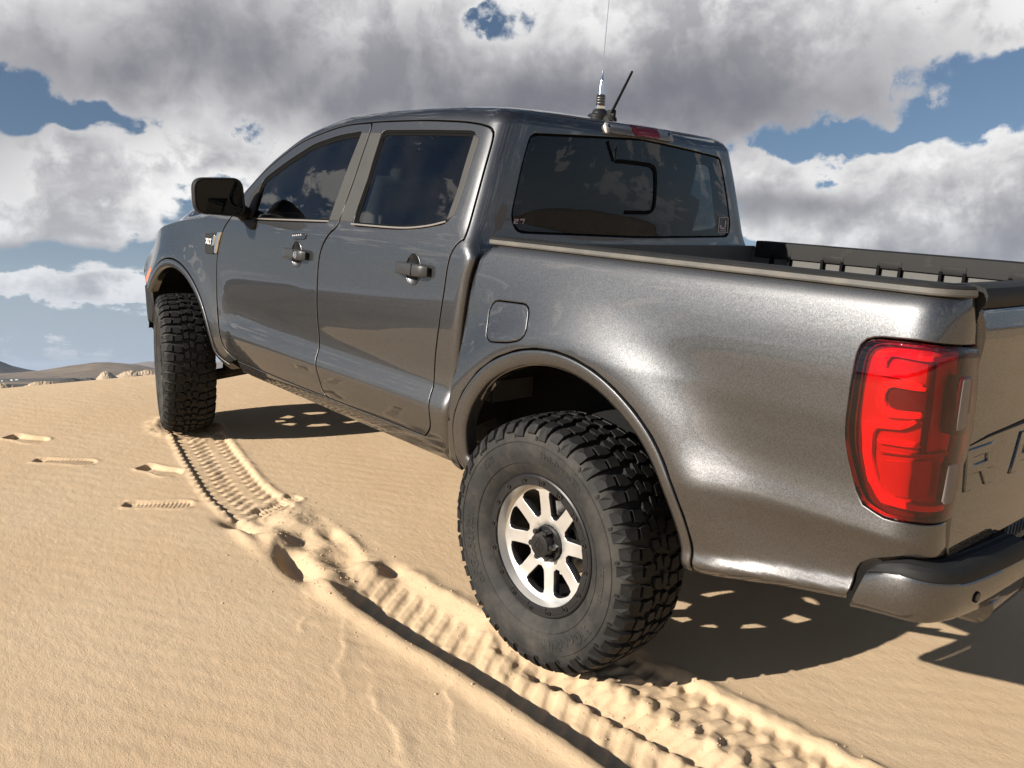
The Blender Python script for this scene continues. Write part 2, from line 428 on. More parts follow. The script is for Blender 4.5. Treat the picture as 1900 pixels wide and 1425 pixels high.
# ------------------------------------------------------------------ sheet-metal panels cut from a curved surface
def snormal(S, a, b):
    e = 1.5e-3
    n = np.cross(S(a+e, b)-S(a-e, b), S(a, b+e)-S(a, b-e)); l = np.linalg.norm(n, axis=1)[:, None]+1e-12
    return n/l
LAST = {}
def panel_mesh(S, outer, holes=(), step=0.02, roll=0.0028, depth=0.014, lift=0.0, sgn=-1, hole_roll=None, open_outer=None):
    """S(a,b)->points. outer/holes: polygons in (a,b). sgn makes normals point out. Edges are rolled in like a hemmed panel."""
    loops = [resample(ccw(outer), step)]+[resample(ccw(h), step) for h in holes]
    inner = []; dirs = []
    for i, P in enumerate(loops):
        rl = roll if i == 0 or hole_roll is None else hole_roll
        Q, n = offset2(P, -rl if i == 0 else rl)
        inner.append(Q); dirs.append(n if i == 0 else -n)
    allb = np.vstack(inner)
    lo, hi = allb.min(0), allb.max(0)
    ga, gb = np.meshgrid(np.arange(lo[0]+step/2, hi[0], step), np.arange(lo[1]+step/2, hi[1], step))
    g = np.c_[ga.ravel(), gb.ravel()]
    ok = inpoly(g, inner[0])
    for h in inner[1:]: ok &= ~inpoly(g, h)
    g = g[ok]
    if len(g):
        keep = np.ones(len(g), bool)
        for k in range(0, len(g), 4000):
            d = np.min(((g[k:k+4000, None, :]-allb[None])**2).sum(2), axis=1); keep[k:k+4000] = d > (0.55*step)**2
        g = g[keep]
    pts = np.vstack([allb, g]) if len(g) else allb
    edges = []; o = 0
    for Q in inner:
        n = len(Q); edges += [(o+i, o+(i+1) % n) for i in range(n)]; o += n
    r = delaunay_2d_cdt([Vector((float(a), float(b))) for a, b in pts], edges, [], 0, 1e-6)
    V = np.array([tuple(v) for v in r[0]]); F = np.array([f for f in r[2]])
    cen = V[F].mean(1)
    ok = inpoly(cen, inner[0])
    for h in inner[1:]: ok &= ~inpoly(cen, h)
    F = F[ok]
    p3 = S(V[:, 0], V[:, 1]); nn = snormal(S, V[:, 0], V[:, 1])*sgn
    v = list(p3+nn*lift); nrm = list(nn)
    # outward facing triangles
    t = np.cross(p3[F[:, 1]]-p3[F[:, 0]], p3[F[:, 2]]-p3[F[:, 0]]); bad = np.sum(t*nn[F[:, 0]], 1) < 0
    F[bad] = F[bad][:, ::-1]; f = [tuple(q) for q in F]; nsurf = len(f)
    for P, Q, dn in zip(loops, inner, dirs):
        n = len(P); e = 1e-3
        base = S(P[:, 0], P[:, 1]); bn = snormal(S, P[:, 0], P[:, 1])*sgn
        q3 = S(Q[:, 0], Q[:, 1]); qn = snormal(S, Q[:, 0], Q[:, 1])*sgn
        w = S(P[:, 0]+dn[:, 0]*e, P[:, 1]+dn[:, 1]*e)-base; w /= np.linalg.norm(w, axis=1)[:, None]+1e-12
        o = len(v)
        v += list(q3+qn*lift)+list(base+bn*(lift-roll*0.45))+list(base+bn*(lift-depth))
        nrm += list(qn)+list((bn*0.6+w*0.8))+list(w)
        for k in range(n):
            k2 = (k+1) % n
            for rr in (0, 1):
                a, b, c, d = o+rr*n+k, o+rr*n+k2, o+(rr+1)*n+k2, o+(rr+1)*n+k
                nf = np.cross(np.asarray(v[b])-v[a], np.asarray(v[d])-v[a])
                f.append((a, b, c, d) if np.dot(nf, np.asarray(nrm[a])+w[k]) > 0 else (d, c, b, a))
    nrm = np.array(nrm); nrm /= np.linalg.norm(nrm, axis=1)[:, None]+1e-12
    # inner hem wall (second strip) goes near-black: shade of the gaps put into colour
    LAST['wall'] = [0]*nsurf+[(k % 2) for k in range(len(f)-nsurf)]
    return np.array(v), f, nrm
def panel(name, S, outer, mat, parent, holes=(), **kw):
    v, f, n = panel_mesh(S, outer, holes, **kw)
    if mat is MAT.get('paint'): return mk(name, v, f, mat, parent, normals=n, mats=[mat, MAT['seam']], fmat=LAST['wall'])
    return mk(name, v, f, mat, parent, normals=n)
def panel_sym(name, S, outer, mat, parent, holes=(), **kw):
    """panel crossing the centre line: both halves in one mesh"""
    v, f, n = panel_mesh(S, outer, holes, **kw); wall = list(LAST['wall'])
    cen = np.abs(v[:, 1]) < .0075; v[cen, 1] = 0.0; n[cen, 1] = 0.0; n /= np.linalg.norm(n, axis=1)[:, None]
    keep = [not all(cen[i] for i in q) for q in f]; wall = [w for w, k in zip(wall, keep) if k]; f = [q for q, k in zip(f, keep) if k]
    m = len(v); v2 = v*[1, -1, 1]; n2 = n*[1, -1, 1]
    F = list(f)+[tuple(i+m for i in q[::-1]) for q in f]
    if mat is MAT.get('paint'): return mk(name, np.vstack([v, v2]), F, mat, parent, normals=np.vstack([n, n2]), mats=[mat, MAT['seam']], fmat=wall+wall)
    return mk(name, np.vstack([v, v2]), F, mat, parent, normals=np.vstack([n, n2]))
# ------------------------------------------------------------------ materials
MAT = {}
def newmat(name):
    m = bpy.data.materials.new(name); m.use_nodes = True; nt = m.node_tree
    b = nt.nodes['Principled BSDF']; MAT[name] = m
    return m, nt, b
def simple(name, col, rough=0.5, metal=0.0, coat=0.0, spec=0.5, bump=0.0, bscale=200.0, var=0.0, vscale=6.0, coat_rough=0.03, dust=None):
    m, nt, b = newmat(name); N = nt.nodes; L = nt.links
    b.inputs['Base Color'].default_value = (*col, 1); b.inputs['Roughness'].default_value = rough
    b.inputs['Metallic'].default_value = metal; b.inputs['Coat Weight'].default_value = coat
    b.inputs['Coat Roughness'].default_value = coat_rough; b.inputs['Specular IOR Level'].default_value = spec
    tc = N.new('ShaderNodeTexCoord')
    def noise(scale, detail=4, rough=.6):
        n = N.new('ShaderNodeTexNoise'); n.inputs['Scale'].default_value = scale; n.inputs['Detail'].default_value = detail
        n.inputs['Roughness'].default_value = rough; L.new(tc.outputs['Object'], n.inputs['Vector']); return n
    if bump:
        n = noise(bscale, 3); bp = N.new('ShaderNodeBump'); bp.inputs['Strength'].default_value = bump; bp.inputs['Distance'].default_value = 0.002
        L.new(n.outputs[0], bp.inputs['Height']); L.new(bp.outputs[0], b.inputs['Normal'])
    src = None
    if var:
        n = noise(vscale, 6, .65); r = N.new('ShaderNodeMapRange'); r.inputs[1].default_value = .3; r.inputs[2].default_value = .7
        r.inputs[3].default_value = 1-var; r.inputs[4].default_value = 1+var; L.new(n.outputs[0], r.inputs[0])
        mx = N.new('ShaderNodeMix'); mx.data_type = 'RGBA'; mx.blend_type = 'MULTIPLY'; mx.inputs[0].default_value = 1
        mx.inputs[6].default_value = (*col, 1); L.new(r.outputs[0], mx.inputs[7]); src = mx.outputs[2]
        L.new(src, b.inputs['Base Color'])
        rr = N.new('ShaderNodeMapRange'); rr.inputs[3].default_value = max(0, rough-.12*var*3); rr.inputs[4].default_value = min(1, rough+.12*var*3)
        L.new(n.outputs[0], rr.inputs[0]); L.new(rr.outputs[0], b.inputs['Roughness'])
    if dust:
        dcol, lo, hi = dust
        n = noise(9.0, 8, .7); r = N.new('ShaderNodeMapRange'); r.inputs[1].default_value = lo; r.inputs[2].default_value = hi
        L.new(n.outputs[0], r.inputs[0]); mx = N.new('ShaderNodeMix'); mx.data_type = 'RGBA'; L.new(r.outputs[0], mx.inputs[0])
        if src is not None: L.new(src, mx.inputs[6])
        else: mx.inputs[6].default_value = (*col, 1)
        mx.inputs[7].default_value = (*dcol, 1); L.new(mx.outputs[2], b.inputs['Base Color'])
    return m
def paint_mat():
    m, nt, b = newmat('paint'); N = nt.nodes; L = nt.links
    tc = N.new('ShaderNodeTexCoord'); ob = tc.outputs['Object']
    vo = N.new('ShaderNodeTexVoronoi'); vo.inputs['Scale'].default_value = 520.0; L.new(ob, vo.inputs['Vector'])
    # metal flakes: each cell tips the normal a little and differs in brightness
    sub = N.new('ShaderNodeVectorMath'); sub.operation = 'SUBTRACT'; L.new(vo.outputs['Color'], sub.inputs[0]); sub.inputs[1].default_value = (.5, .5, .5)
    sc = N.new('ShaderNodeVectorMath'); sc.operation = 'SCALE'; L.new(sub.outputs[0], sc.inputs[0]); sc.inputs['Scale'].default_value = 0.03
    ge = N.new('ShaderNodeNewGeometry'); ad = N.new('ShaderNodeVectorMath'); L.new(ge.outputs['Normal'], ad.inputs[0]); L.new(sc.outputs[0], ad.inputs[1])
    no = N.new('ShaderNodeVectorMath'); no.operation = 'NORMALIZE'; L.new(ad.outputs[0], no.inputs[0])
    L.new(no.outputs[0], b.inputs['Normal'])
    L.new(ge.outputs['Normal'], b.inputs['Coat Normal'])
    se = N.new('ShaderNodeSeparateColor'); L.new(vo.outputs['Color'], se.inputs[0])
    r = N.new('ShaderNodeMapRange'); r.inputs[3].default_value = .80; r.inputs[4].default_value = 1.30; L.new(se.outputs[2], r.inputs[0])
    mx = N.new('ShaderNodeMix'); mx.data_type = 'RGBA'; mx.blend_type = 'MULTIPLY'; mx.inputs[0].default_value = 1
    mx.inputs[6].default_value = PAINT_COL; L.new(r.outputs[0], mx.inputs[7])
    # a film of dust: thicker low down on the body, wiped streaks
    sx = N.new('ShaderNodeSeparateXYZ'); L.new(ob, sx.inputs[0])
    mp = N.new('ShaderNodeMapping'); mp.inputs['Scale'].default_value = (1.2, 1, 5); L.new(ob, mp.inputs['Vector'])
    n1 = N.new('ShaderNodeTexNoise'); n1.inputs['Scale'].default_value = 3.0; n1.inputs['Detail'].default_value = 9; n1.inputs['Roughness'].default_value = .68
    L.new(mp.outputs[0], n1.inputs['Vector'])
    low = N.new('ShaderNodeMapRange'); low.inputs[1].default_value = .65; low.inputs[2].default_value = .10; low.inputs[3].default_value = 0.0; low.inputs[4].default_value = 0.14
    L.new(sx.outputs[2], low.inputs[0])
    du = N.new('ShaderNodeMath'); du.operation = 'MULTIPLY_ADD'; L.new(n1.outputs[0], du.inputs[0]); L.new(low.outputs[0], du.inputs[1]); du.inputs[2].default_value = 0.0
    dm = N.new('ShaderNodeMapRange'); dm.inputs[1].default_value = .55; dm.inputs[2].default_value = .80; dm.inputs[4].default_value = .035; L.new(n1.outputs[0], dm.inputs[0])
    tot = N.new('ShaderNodeMath'); tot.operation = 'ADD'; tot.use_clamp = True; L.new(du.outputs[0], tot.inputs[0]); L.new(dm.outputs[0], tot.inputs[1])
    m2 = N.new('ShaderNodeMix'); m2.data_type = 'RGBA'; L.new(tot.outputs[0], m2.inputs[0]); L.new(mx.outputs[2], m2.inputs[6]); m2.inputs[7].default_value = (.33, .25, .17, 1)
    L.new(m2.outputs[2], b.inputs['Base Color'])
    mt = N.new('ShaderNodeMath'); mt.operation = 'MULTIPLY_ADD'; L.new(tot.outputs[0], mt.inputs[0]); mt.inputs[1].default_value = -1.0; mt.inputs[2].default_value = 0.92
    L.new(mt.outputs[0], b.inputs['Metallic'])
    b.inputs['Roughness'].default_value = PAINT_ROUGH
    b.inputs['Coat Weight'].default_value = 1.0
    cr = N.new('ShaderNodeMapRange'); cr.inputs[3].default_value = .0; cr.inputs[4].default_value = .035; L.new(n1.outputs[0], cr.inputs[0]); L.new(cr.outputs[0], b.inputs['Coat Roughness'])
    b.inputs['Coat IOR'].default_value = 1.62
    b.inputs['Specular Tint'].default_value = (.22, .22, .22, 1)
PAINT_COL = (.074, .075, .078, 1); PAINT_ROUGH = 0.40
paint_mat()
def glass_mat(name, tint, ior=1.52, dirt=0.0, gain=1.35):
    m, nt, b = newmat(name); N = nt.nodes; L = nt.links; N.remove(b)
    out = N['Material Output']; tr = N.new('ShaderNodeBsdfTransparent'); tr.inputs[0].default_value = (*tint, 1)
    gl = N.new('ShaderNodeBsdfGlossy'); gl.inputs['Roughness'].default_value = 0.0
    fr = N.new('ShaderNodeFresnel'); fr.inputs[0].default_value = ior
    bo = N.new('ShaderNodeMath'); bo.operation = 'MULTIPLY_ADD'; L.new(fr.outputs[0], bo.inputs[0]); bo.inputs[1].default_value = gain; bo.inputs[2].default_value = 0.0; bo.use_clamp = True
    mx = N.new('ShaderNodeMixShader'); L.new(bo.outputs[0], mx.inputs[0]); L.new(tr.outputs[0], mx.inputs[1]); L.new(gl.outputs[0], mx.inputs[2])
    L.new(mx.outputs[0], out.inputs[0])
    if dirt:
        df = N.new('ShaderNodeBsdfDiffuse'); df.inputs[0].default_value = (.4, .33, .25, 1)
        tc = N.new('ShaderNodeTexCoord'); n = N.new('ShaderNodeTexNoise'); n.inputs['Scale'].default_value = 4; n.inputs['Detail'].default_value = 9; L.new(tc.outputs['Object'], n.inputs['Vector'])
        r = N.new('ShaderNodeMapRange'); r.inputs[1].default_value = .4; r.inputs[2].default_value = .8; r.inputs[4].default_value = dirt; L.new(n.outputs[0], r.inputs[0])
        m2 = N.new('ShaderNodeMixShader'); L.new(r.outputs[0], m2.inputs[0]); L.new(mx.outputs[0], m2.inputs[1]); L.new(df.outputs[0], m2.inputs[2]); L.new(m2.outputs[0], out.inputs[0])
    return m
glass_mat('glass_front', (.50, .55, .55), dirt=.02)
glass_mat('glass_back', (.22, .245, .255), dirt=.015, gain=.95)
glass_mat('glass_rear', (.34, .375, .39), dirt=.02)
glass_mat('glass_clear', (.92, .94, .94))
glass_mat('lens_red', (.96, .022, .055))
glass_mat('lens_smoke', (.62, .55, .55))
simple('trim', (.014, .014, .014), .62, spec=.22, bump=.25, bscale=900, var=.25, vscale=5, dust=((.055, .046, .036), .58, .95))
simple('trim_dusty', (.060, .057, .052), .6, bump=.2, bscale=900, var=.25, vscale=7, dust=((.13, .115, .09), .42, .85))
simple('liner_grey', (.085, .083, .078), .6, bump=.2, bscale=600, var=.2, vscale=6)
simple('handle_grey', (.030, .030, .031), .38, spec=.35)
simple('trim_grey', (.040, .039, .037), .55, spec=.3, bump=.15, bscale=700, var=.15, vscale=4)
simple('gloss_black', (.012, .012, .013), .12, coat=.6)
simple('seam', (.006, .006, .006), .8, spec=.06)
simple('underbody', (.022, .021, .020), .75, spec=.2, bump=.3, bscale=60, var=.4, vscale=9, dust=((.16, .12, .085), .5, .9))
simple('liner', (.010, .010, .010), .9, spec=.12, bump=.4, bscale=120, var=.3)
simple('cabin', (.035, .036, .038), .8, bump=.2, bscale=400, var=.15)
simple('cabin_light', (.20, .20, .195), .85)
simple('chrome', (.75, .75, .74), .12, metal=1.0, var=.08, vscale=20)
simple('steel', (.42, .41, .39), .38, metal=1.0, var=.25, vscale=30)
simple('rubber', (.020, .0197, .0193), .72, spec=.25, bump=.35, bscale=350, var=.30, vscale=14, dust=((.072, .064, .053), .44, .88))
simple('rubber_tread', (.0095, .0095, .0098), .66, spec=.24, bump=.3, bscale=300, var=.35, vscale=18, dust=((.07, .058, .045), .62, .98))
simple('ring_black', (.012, .012, .013), .42, spec=.3, coat=.12, var=.2, dust=((.16, .12, .08), .6, .95))
simple('bolt_black', (.010, .010, .011), .25, coat=.5)
simple('amber', (.85, .16, .03), .25, coat=.8)
simple('lamp_grey', (.13, .112, .108), .35)
simple('mirror_glass', (.020, .023, .028), .02, metal=1.0)  # dark reflection put into the colour of the glass
simple('white_print', (.70, .67, .66), .5)
simple('pink_print', (.55, .40, .38), .6)
simple('lamp_silver', (.62, .60, .58), .28, metal=.85)
simple('lamp_white', (.72, .66, .62), .45)
simple('lamp_red_body', (.36, .045, .045), .35, spec=.6)
simple('lamp_red_dark', (.07, .006, .007), .35)
simple('plate_face', (.30, .36, .42), .4, var=.15)
simple('plate_ink', (.03, .04, .07), .5)
simple('copper_band', (.35, .16, .07), .3, metal=.8)
def alu_mat():
    m, nt, b = newmat('machined'); N = nt.nodes; L = nt.links
    tc = N.new('ShaderNodeTexCoord'); sx = N.new('ShaderNodeSeparateXYZ'); L.new(tc.outputs['Object'], sx.inputs[0])
    a = N.new('ShaderNodeVectorMath'); a.operation = 'MULTIPLY'; a.inputs[1].default_value = (1, 0, 1); L.new(tc.outputs['Object'], a.inputs[0])
    ln = N.new('ShaderNodeVectorMath'); ln.operation = 'LENGTH'; L.new(a.outputs[0], ln.inputs[0])
    w = N.new('ShaderNodeMath'); w.operation = 'SINE'; s = N.new('ShaderNodeMath'); s.operation = 'MULTIPLY'; L.new(ln.outputs['Value'], s.inputs[0]); s.inputs[1].default_value = 5200.0; L.new(s.outputs[0], w.inputs[0])
    bp = N.new('ShaderNodeBump'); bp.inputs['Strength'].default_value = .05; bp.inputs['Distance'].default_value = .0008; L.new(w.outputs[0], bp.inputs['Height']); L.new(bp.outputs[0], b.inputs['Normal'])
    b.inputs['Base Color'].default_value = (.66, .65, .63, 1); b.inputs['Metallic'].default_value = .75; b.inputs['Roughness'].default_value = .38
    n = N.new('ShaderNodeTexNoise'); n.inputs['Scale'].default_value = 14; n.inputs['Detail'].default_value = 7; L.new(tc.outputs['Object'], n.inputs['Vector'])
    r = N.new('ShaderNodeMapRange'); r.inputs[1].default_value = .35; r.inputs[2].default_value = .75; r.inputs[3].default_value = .30; r.inputs[4].default_value = .52; L.new(n.outputs[0], r.inputs[0]); L.new(r.outputs[0], b.inputs['Roughness'])
    b.inputs['Coat Weight'].default_value = .4
alu_mat()
# ------------------------------------------------------------------ the truck
truck = empty('pickup_truck')
truck.matrix_world = M_TRUCK
tag(truck, 'dark grey metallic crew cab pickup truck with big off-road tyres parked on the dune crest', 'pickup truck')

# --- cab surface: parameters (a, h). a = x along the side, running on round the rear corner; h = height, running on over the roof edge
_yc = smf(hermite([.06, .10, .13, .17, .22, .27, .305, .335, .385, .43, .52, .65, .78, .86, .905, .94, 1.00, 1.10, 1.20, 1.30, 1.40, 1.5],
             [.832, .850, .866, .883, .897, .907, .911, .906, .885, .8835, .8885, .8925, .8895, .884, .878, .865, .845, .810, .775, .737, .698, .66]), .008)
_xbl = smf(hermite([0., .15, .55, .80, .875, .925, .96, 1.1, 1.34, 1.5], [.592, .577, .538, .507, .490, .509, .512, .522, .545, .56]), .008)   # rear face of the cab
def _rc(z): return .050+.065*sstep(z, .86, 1.0)
def front_taper(x, z=.7): return -.010*np.clip((x-1.5)/1.5, 0, 3)**2-.42*np.clip(x-3.40, 0, 2)**2*np.interp(z, [.4, .5, .6, .7, .8], [.12, .2, .55, 1.0, 1.35])
ROOF_X = [-9, .45, .70, 1.0, 1.30]; ROOF_Z = [1.405, 1.405, 1.418, 1.425, 1.425]   # continued forward from the photographed door line below
RHO = .055; PHI = math.radians(78)
_zr = [None]
_ys = smf(hermite([.06, .10, .13, .17, .25, .35, .5, .65, .78], [.832, .850, .866, .880, .889, .8915, .8915, .8925, .8895]), .02)   # without the door's lower crease
def zr(a): return _zr[0](a)
def haunch(x, z, x0, r0, amp, w):
    r = np.hypot(x-x0, (z-.02)*1.0)
    up = sstep(z, -.10, .35)
    g = np.where(r < r0, 1.0, np.exp(-((r-r0)/w)**2))
    return amp*g*(.25+.75*up)
def S_cab(a, h, top=True):
    a = np.asarray(a, float); h = np.asarray(h, float)
    if top and _zr[0] is not None:
        zt = zr(a)-RHO*math.sin(PHI)
        ph = np.clip((h-zt)/RHO, 0, PHI); over = np.maximum(h-zt-RHO*PHI, 0)
        z = np.where(h > zt, zt+RHO*np.sin(ph), h); ins = np.where(h > zt, RHO*(1-np.cos(ph)), 0)+over
    else: z = h; ins = 0*h
    Y = _yc(z)+(np.where(z < .78, _ys(np.minimum(z, .78))-_yc(z), 0))*sstep(a, 2.40, 2.66)-ins; rc = _rc(z); xb = _xbl(z)+ins; xc = xb+rc
    L = np.maximum(xc-a, 0); la = rc*TURN
    dx, dy = turn(np.clip(L/la, 0, 1)); rest = np.maximum(L-la, 0)
    x = np.where(a > xc, a, xc-rc*dx); y = Y-rc*dy-rest
    x = x-np.where(rest > 0, .035*(1-(np.clip(y/ (Y-rc+1e-6), -1, 1))**2), 0)          # rear face bows out a little
    y = y+np.where(a > xc, front_taper(x, z)+haunch(x, z, 3.225, .60, .036, .13)*sstep(x, 2.42, 2.66), 0)
    return np.stack([x, y, z], -1)
def S_wing(a, h): return S_cab(a, h, False)
def cab_px(uv, g=(1.3, .8)): return invert(S_cab, uv, g)

# door seams, read from the photograph
SEAM_TOP = cab_px([(458, 354), (486, 322.6), (518, 294), (556, 266), (597, 247), (644, 232), (707, 225), (760, 223), (802, 222.5), (860, 225), (890, 229)], (1.6, 1.3))
SEAM_REAR = cab_px([(905, 233), (915, 241), (914.5, 262), (890, 350), (865, 436), (859, 445), (848, 453), (833.5, 481), (824, 540), (815, 600), (806, 690), (798, 780), (795, 801), (789, 808.5)], (.7, .9))
SEAM_MID = cab_px([(689, 227), (687, 244), (658, 330), (630, 411), (611, 433), (597, 458), (590.5, 490), (588, 537), (588.5, 585), (586.5, 664), (592, 704), (600, 727), (610, 739)], (1.4, .8))
SEAM_FRONT = cab_px([(428, 404), (413, 429), (403, 473), (401.5, 534), (406, 610), (418, 648), (440, 669)], (2.4, .7))
SEAM_BOT_F = cab_px([(440, 669), (520, 703), (610, 739)], (2., .2))
SEAM_BOT_R = cab_px([(610, 739), (700, 774), (780, 806), (789, 808.5)], (1., .2))
WIN_F = cab_px([(489, 336), (537, 300.5), (581, 272), (628, 256), (671, 248.5), (640, 328), (609.5, 408), (540, 406.5), (466, 404), (476, 370)], (1.7, 1.1))
WIN_R = cab_px([(710.5, 247), (800, 247), (872, 248.5), (879, 252), (876, 266), (850, 350), (836, 398), (826, 409), (786, 417), (739, 419.6), (658, 414), (685, 330)], (1., 1.1))
HOODLINE = cab_px([(392, 396), (375, 404), (340, 409), (318, 416), (306, 424)], (3.2, .85))
def sp(ab, n=8): return spline(ab, n)
# height of the roof edge along the cab: a little above the door seam
_o = np.argsort(SEAM_TOP[:, 0]); _sx, _sz = SEAM_TOP[_o, 0], SEAM_TOP[_o, 1]
_fx = _sx[_sx > 1.15]; _fz = _sz[_sx > 1.15]
_sl = (_fz[-1]-_fz[-2])/(_fx[-1]-_fx[-2])
_zr[0] = smf(hermite(np.r_[[-9., .3, .62, .95], _fx, [_fx[-1]+.6, _fx[-1]+2]], np.r_[[1.398, 1.398, 1.405, 1.420], _fz+.048, [_fz[-1]+.048+_sl*.6, _fz[-1]+.048+_sl*2]]), .03)
A_BASE = SEAM_TOP[0]
SEAM_ABASE = np.array([SEAM_FRONT[0], (2.452, .975), SEAM_TOP[0]])


def gap(P, e=.0043): return offset2(resample(ccw(P), .012), -e)[0]
def a_center(h):
    zt = 1.40-RHO*math.sin(PHI); ph = min(max((h-zt)/RHO, 0), PHI); z = zt+RHO*math.sin(ph) if h > zt else h
    ins = RHO*(1-math.cos(ph)) if h > zt else 0
    rc = float(_rc(z)); return float(_xbl(z))+ins+rc-rc*TURN-(float(_yc(z))-ins-rc)
top_f = SEAM_TOP[SEAM_TOP[:, 0] > 1.44][::-1]; top_r = SEAM_TOP[SEAM_TOP[:, 0] < 1.41]
mid = sp(SEAM_MID)
door_f = np.vstack([sp(SEAM_FRONT), sp(SEAM_BOT_F)[1:], mid[::-1][1:], sp(np.vstack([SEAM_MID[:1], top_f]))[1:], sp(SEAM_ABASE[::-1])[1:-1]])
door_r = np.vstack([mid, sp(SEAM_BOT_R)[1:], sp(SEAM_REAR)[::-1][1:], sp(np.vstack([top_r[::-1], SEAM_MID[:1]]))[:-1]])
win_f = roundpoly(WIN_F, [.03, .05, .05, .05, .02, .05, .02, .05, .04, .05]); win_r = roundpoly(WIN_R, [.015, .05, .03, .02, .03, .05, .04, .05, .05, .05, .02, .05])
HANDLE_PX = {'f': (551, 471.5), 'r': (767, 499.5)}
def scoop(px):
    a, h = cab_px([px], (1.2, .8))[0]; t = np.linspace(0, 2*PI, 33)[:-1]; return np.c_[a+.046*np.cos(t), h+.057*np.sin(t)]
fd = panel('front_door', S_cab, gap(door_f), MAT['paint'], truck, holes=[offset2(ccw(win_f), .013)[0], scoop(HANDLE_PX['f'])], step=.022, hole_roll=.003)
rd = panel('rear_door', S_cab, gap(door_r), MAT['paint'], truck, holes=[offset2(ccw(win_r), .013)[0], scoop(HANDLE_PX['r'])], step=.022, hole_roll=.003)
tag(fd, 'front door with dark tinted window'); tag(rd, 'rear door with dark tinted window')
LEFT = [fd, rd]
# window surrounds, B-pillar trim and glass
def ring(name, S, P, w_out, w_in, lift, mat, parent, step=.02, depth=.02):
    return panel(name, S, offset2(ccw(P), w_out)[0], mat, parent, holes=[offset2(ccw(P), -w_in)[0]], step=step, roll=.003, lift=lift, depth=depth)
ring('window_trim', S_cab, win_f, .0120, -.004, -.003, MAT['seam'], fd, depth=.03)
ring('window_trim', S_cab, win_r, .0120, -.004, -.003, MAT['seam'], rd, depth=.03)
ring('window_seal', S_cab, win_f, .006, .007, -.006, MAT['seam'], fd, depth=.02)
ring('window_seal', S_cab, win_r, .004, .006, -.006, MAT['seam'], rd, depth=.02)
gf = panel('window', S_cab, offset2(ccw(win_f), .004)[0], MAT['glass_front'], fd, step=.03, roll=.001, depth=.003, lift=-.010)
gr = panel('window', S_cab, offset2(ccw(win_r), .004)[0], MAT['glass_rear'], rd, step=.03, roll=.001, depth=.003, lift=-.010)
# B-pillar cover strips (one on each door)
bf = cab_px([(672, 246), (686.5, 246), (658, 330), (629.5, 410), (611, 409), (640, 328)], (1.4, 1.1))
br = cab_px([(688.5, 246), (708.5, 246.5), (683, 330), (654.5, 412.5), (631.5, 410), (660, 330)], (1.4, 1.1))
panel('pillar_cover', S_cab, bf, MAT['trim_grey'], fd, step=.02, roll=.003, lift=.003, depth=.02)
panel('pillar_cover', S_cab, br, MAT['trim_grey'], rd, step=.02, roll=.003, lift=.003, depth=.02)
qr = cab_px([(880, 250), (890, 256), (861, 350), (843, 400), (829, 408), (850, 350)], (.7, 1.1))
panel('corner_trim', S_cab, qr, MAT['trim_grey'], rd, step=.02, roll=.003, lift=.002, depth=.02)
# bright belt moulding under the windows
bl = cab_px([(470, 405.5), (540, 408), (611, 410.5), (652, 415.5), (739, 422.5), (790, 419.5), (828, 411)], (1.4, .95))
for seg, par in ((bl[:3], fd), (bl[3:], rd)):
    c = sp(seg, 10); mbt = MB(); mbt.tube(S_cab(c[:, 0], c[:, 1])+snormal(S_cab, c[:, 0], c[:, 1])*-.001, .0035, 6); mbt.build('belt_moulding', MAT['lamp_silver'], par)

# --- cab shell: pillars, rear corner, back panel, sills
hs = np.linspace(.10, 1.36, 30)
HT = lambda a: zr(a)-RHO*math.sin(PHI)+RHO*PHI
htop = float(HT(np.array(.2)))
a_top = np.r_[np.linspace(a_center(htop), .5, 30), np.linspace(.52, 2.76, 60)]
top_edge = np.c_[a_top, HT(a_top)]
GL = cab_px([(986, 251), (970, 310), (950, 405)], (.4, 1.2)); GB = cab_px([(962, 428.5)], (.4, .96))[0]
rear_half = np.vstack([[(a_center(1.343), 1.343)], GL, [GB], [(a_center(.962), .962)]])
rear_half = roundpoly(rear_half, [.0005, .02, .05, .05, .03, .0005])
win_edge = offset2(ccw(rear_half), .005)[0]
k = np.argsort(win_edge[:, 0])[:0]
we = rear_half+np.where(rear_half[:, :1] > a_center(1.15)+.02, 0, 0)
opening = np.vstack([[(a_center(1.349), 1.349)], GL+[(.005, .006), (.006, 0), (.006, 0)], [GB+np.array([.004, -.006])], [(a_center(.956), .956)]])
opening = roundpoly(opening, [.0005, .02, .05, .05, .03, .0005])
opening = opening[:-5]; opening = opening[5:]                      # open at the centre line
shell = np.vstack([np.c_[np.linspace(2.43, a_center(.10), 60), np.full(60, .10)],
                   np.c_[[a_center(h) for h in np.linspace(.12, .95, 16)], np.linspace(.12, .95, 16)],
                   opening[::-1],
                   np.c_[[a_center(h) for h in (1.352, 1.37)], (1.352, 1.37)], top_edge, [(2.70, .950), (2.60, .950), (2.50, .943)],
                   sp(SEAM_ABASE)[2:], offset2(sp(SEAM_TOP), 0)[0][1:], sp(SEAM_REAR)[1:], sp(SEAM_BOT_R)[::-1][1:], sp(SEAM_BOT_F)[::-1][1:]])
shell = gap(shell, .0015)
cab_shell = panel_sym('cab_shell', S_cab, shell, MAT['paint'], truck, step=.016, roll=.003, depth=.012)
tag(cab_shell, 'cab frame with pillars, sills and back panel')
rear_glass = panel_sym('rear_window', S_cab, rear_half, MAT['glass_back'], truck, step=.03, roll=.0005, depth=.002, lift=-.004)
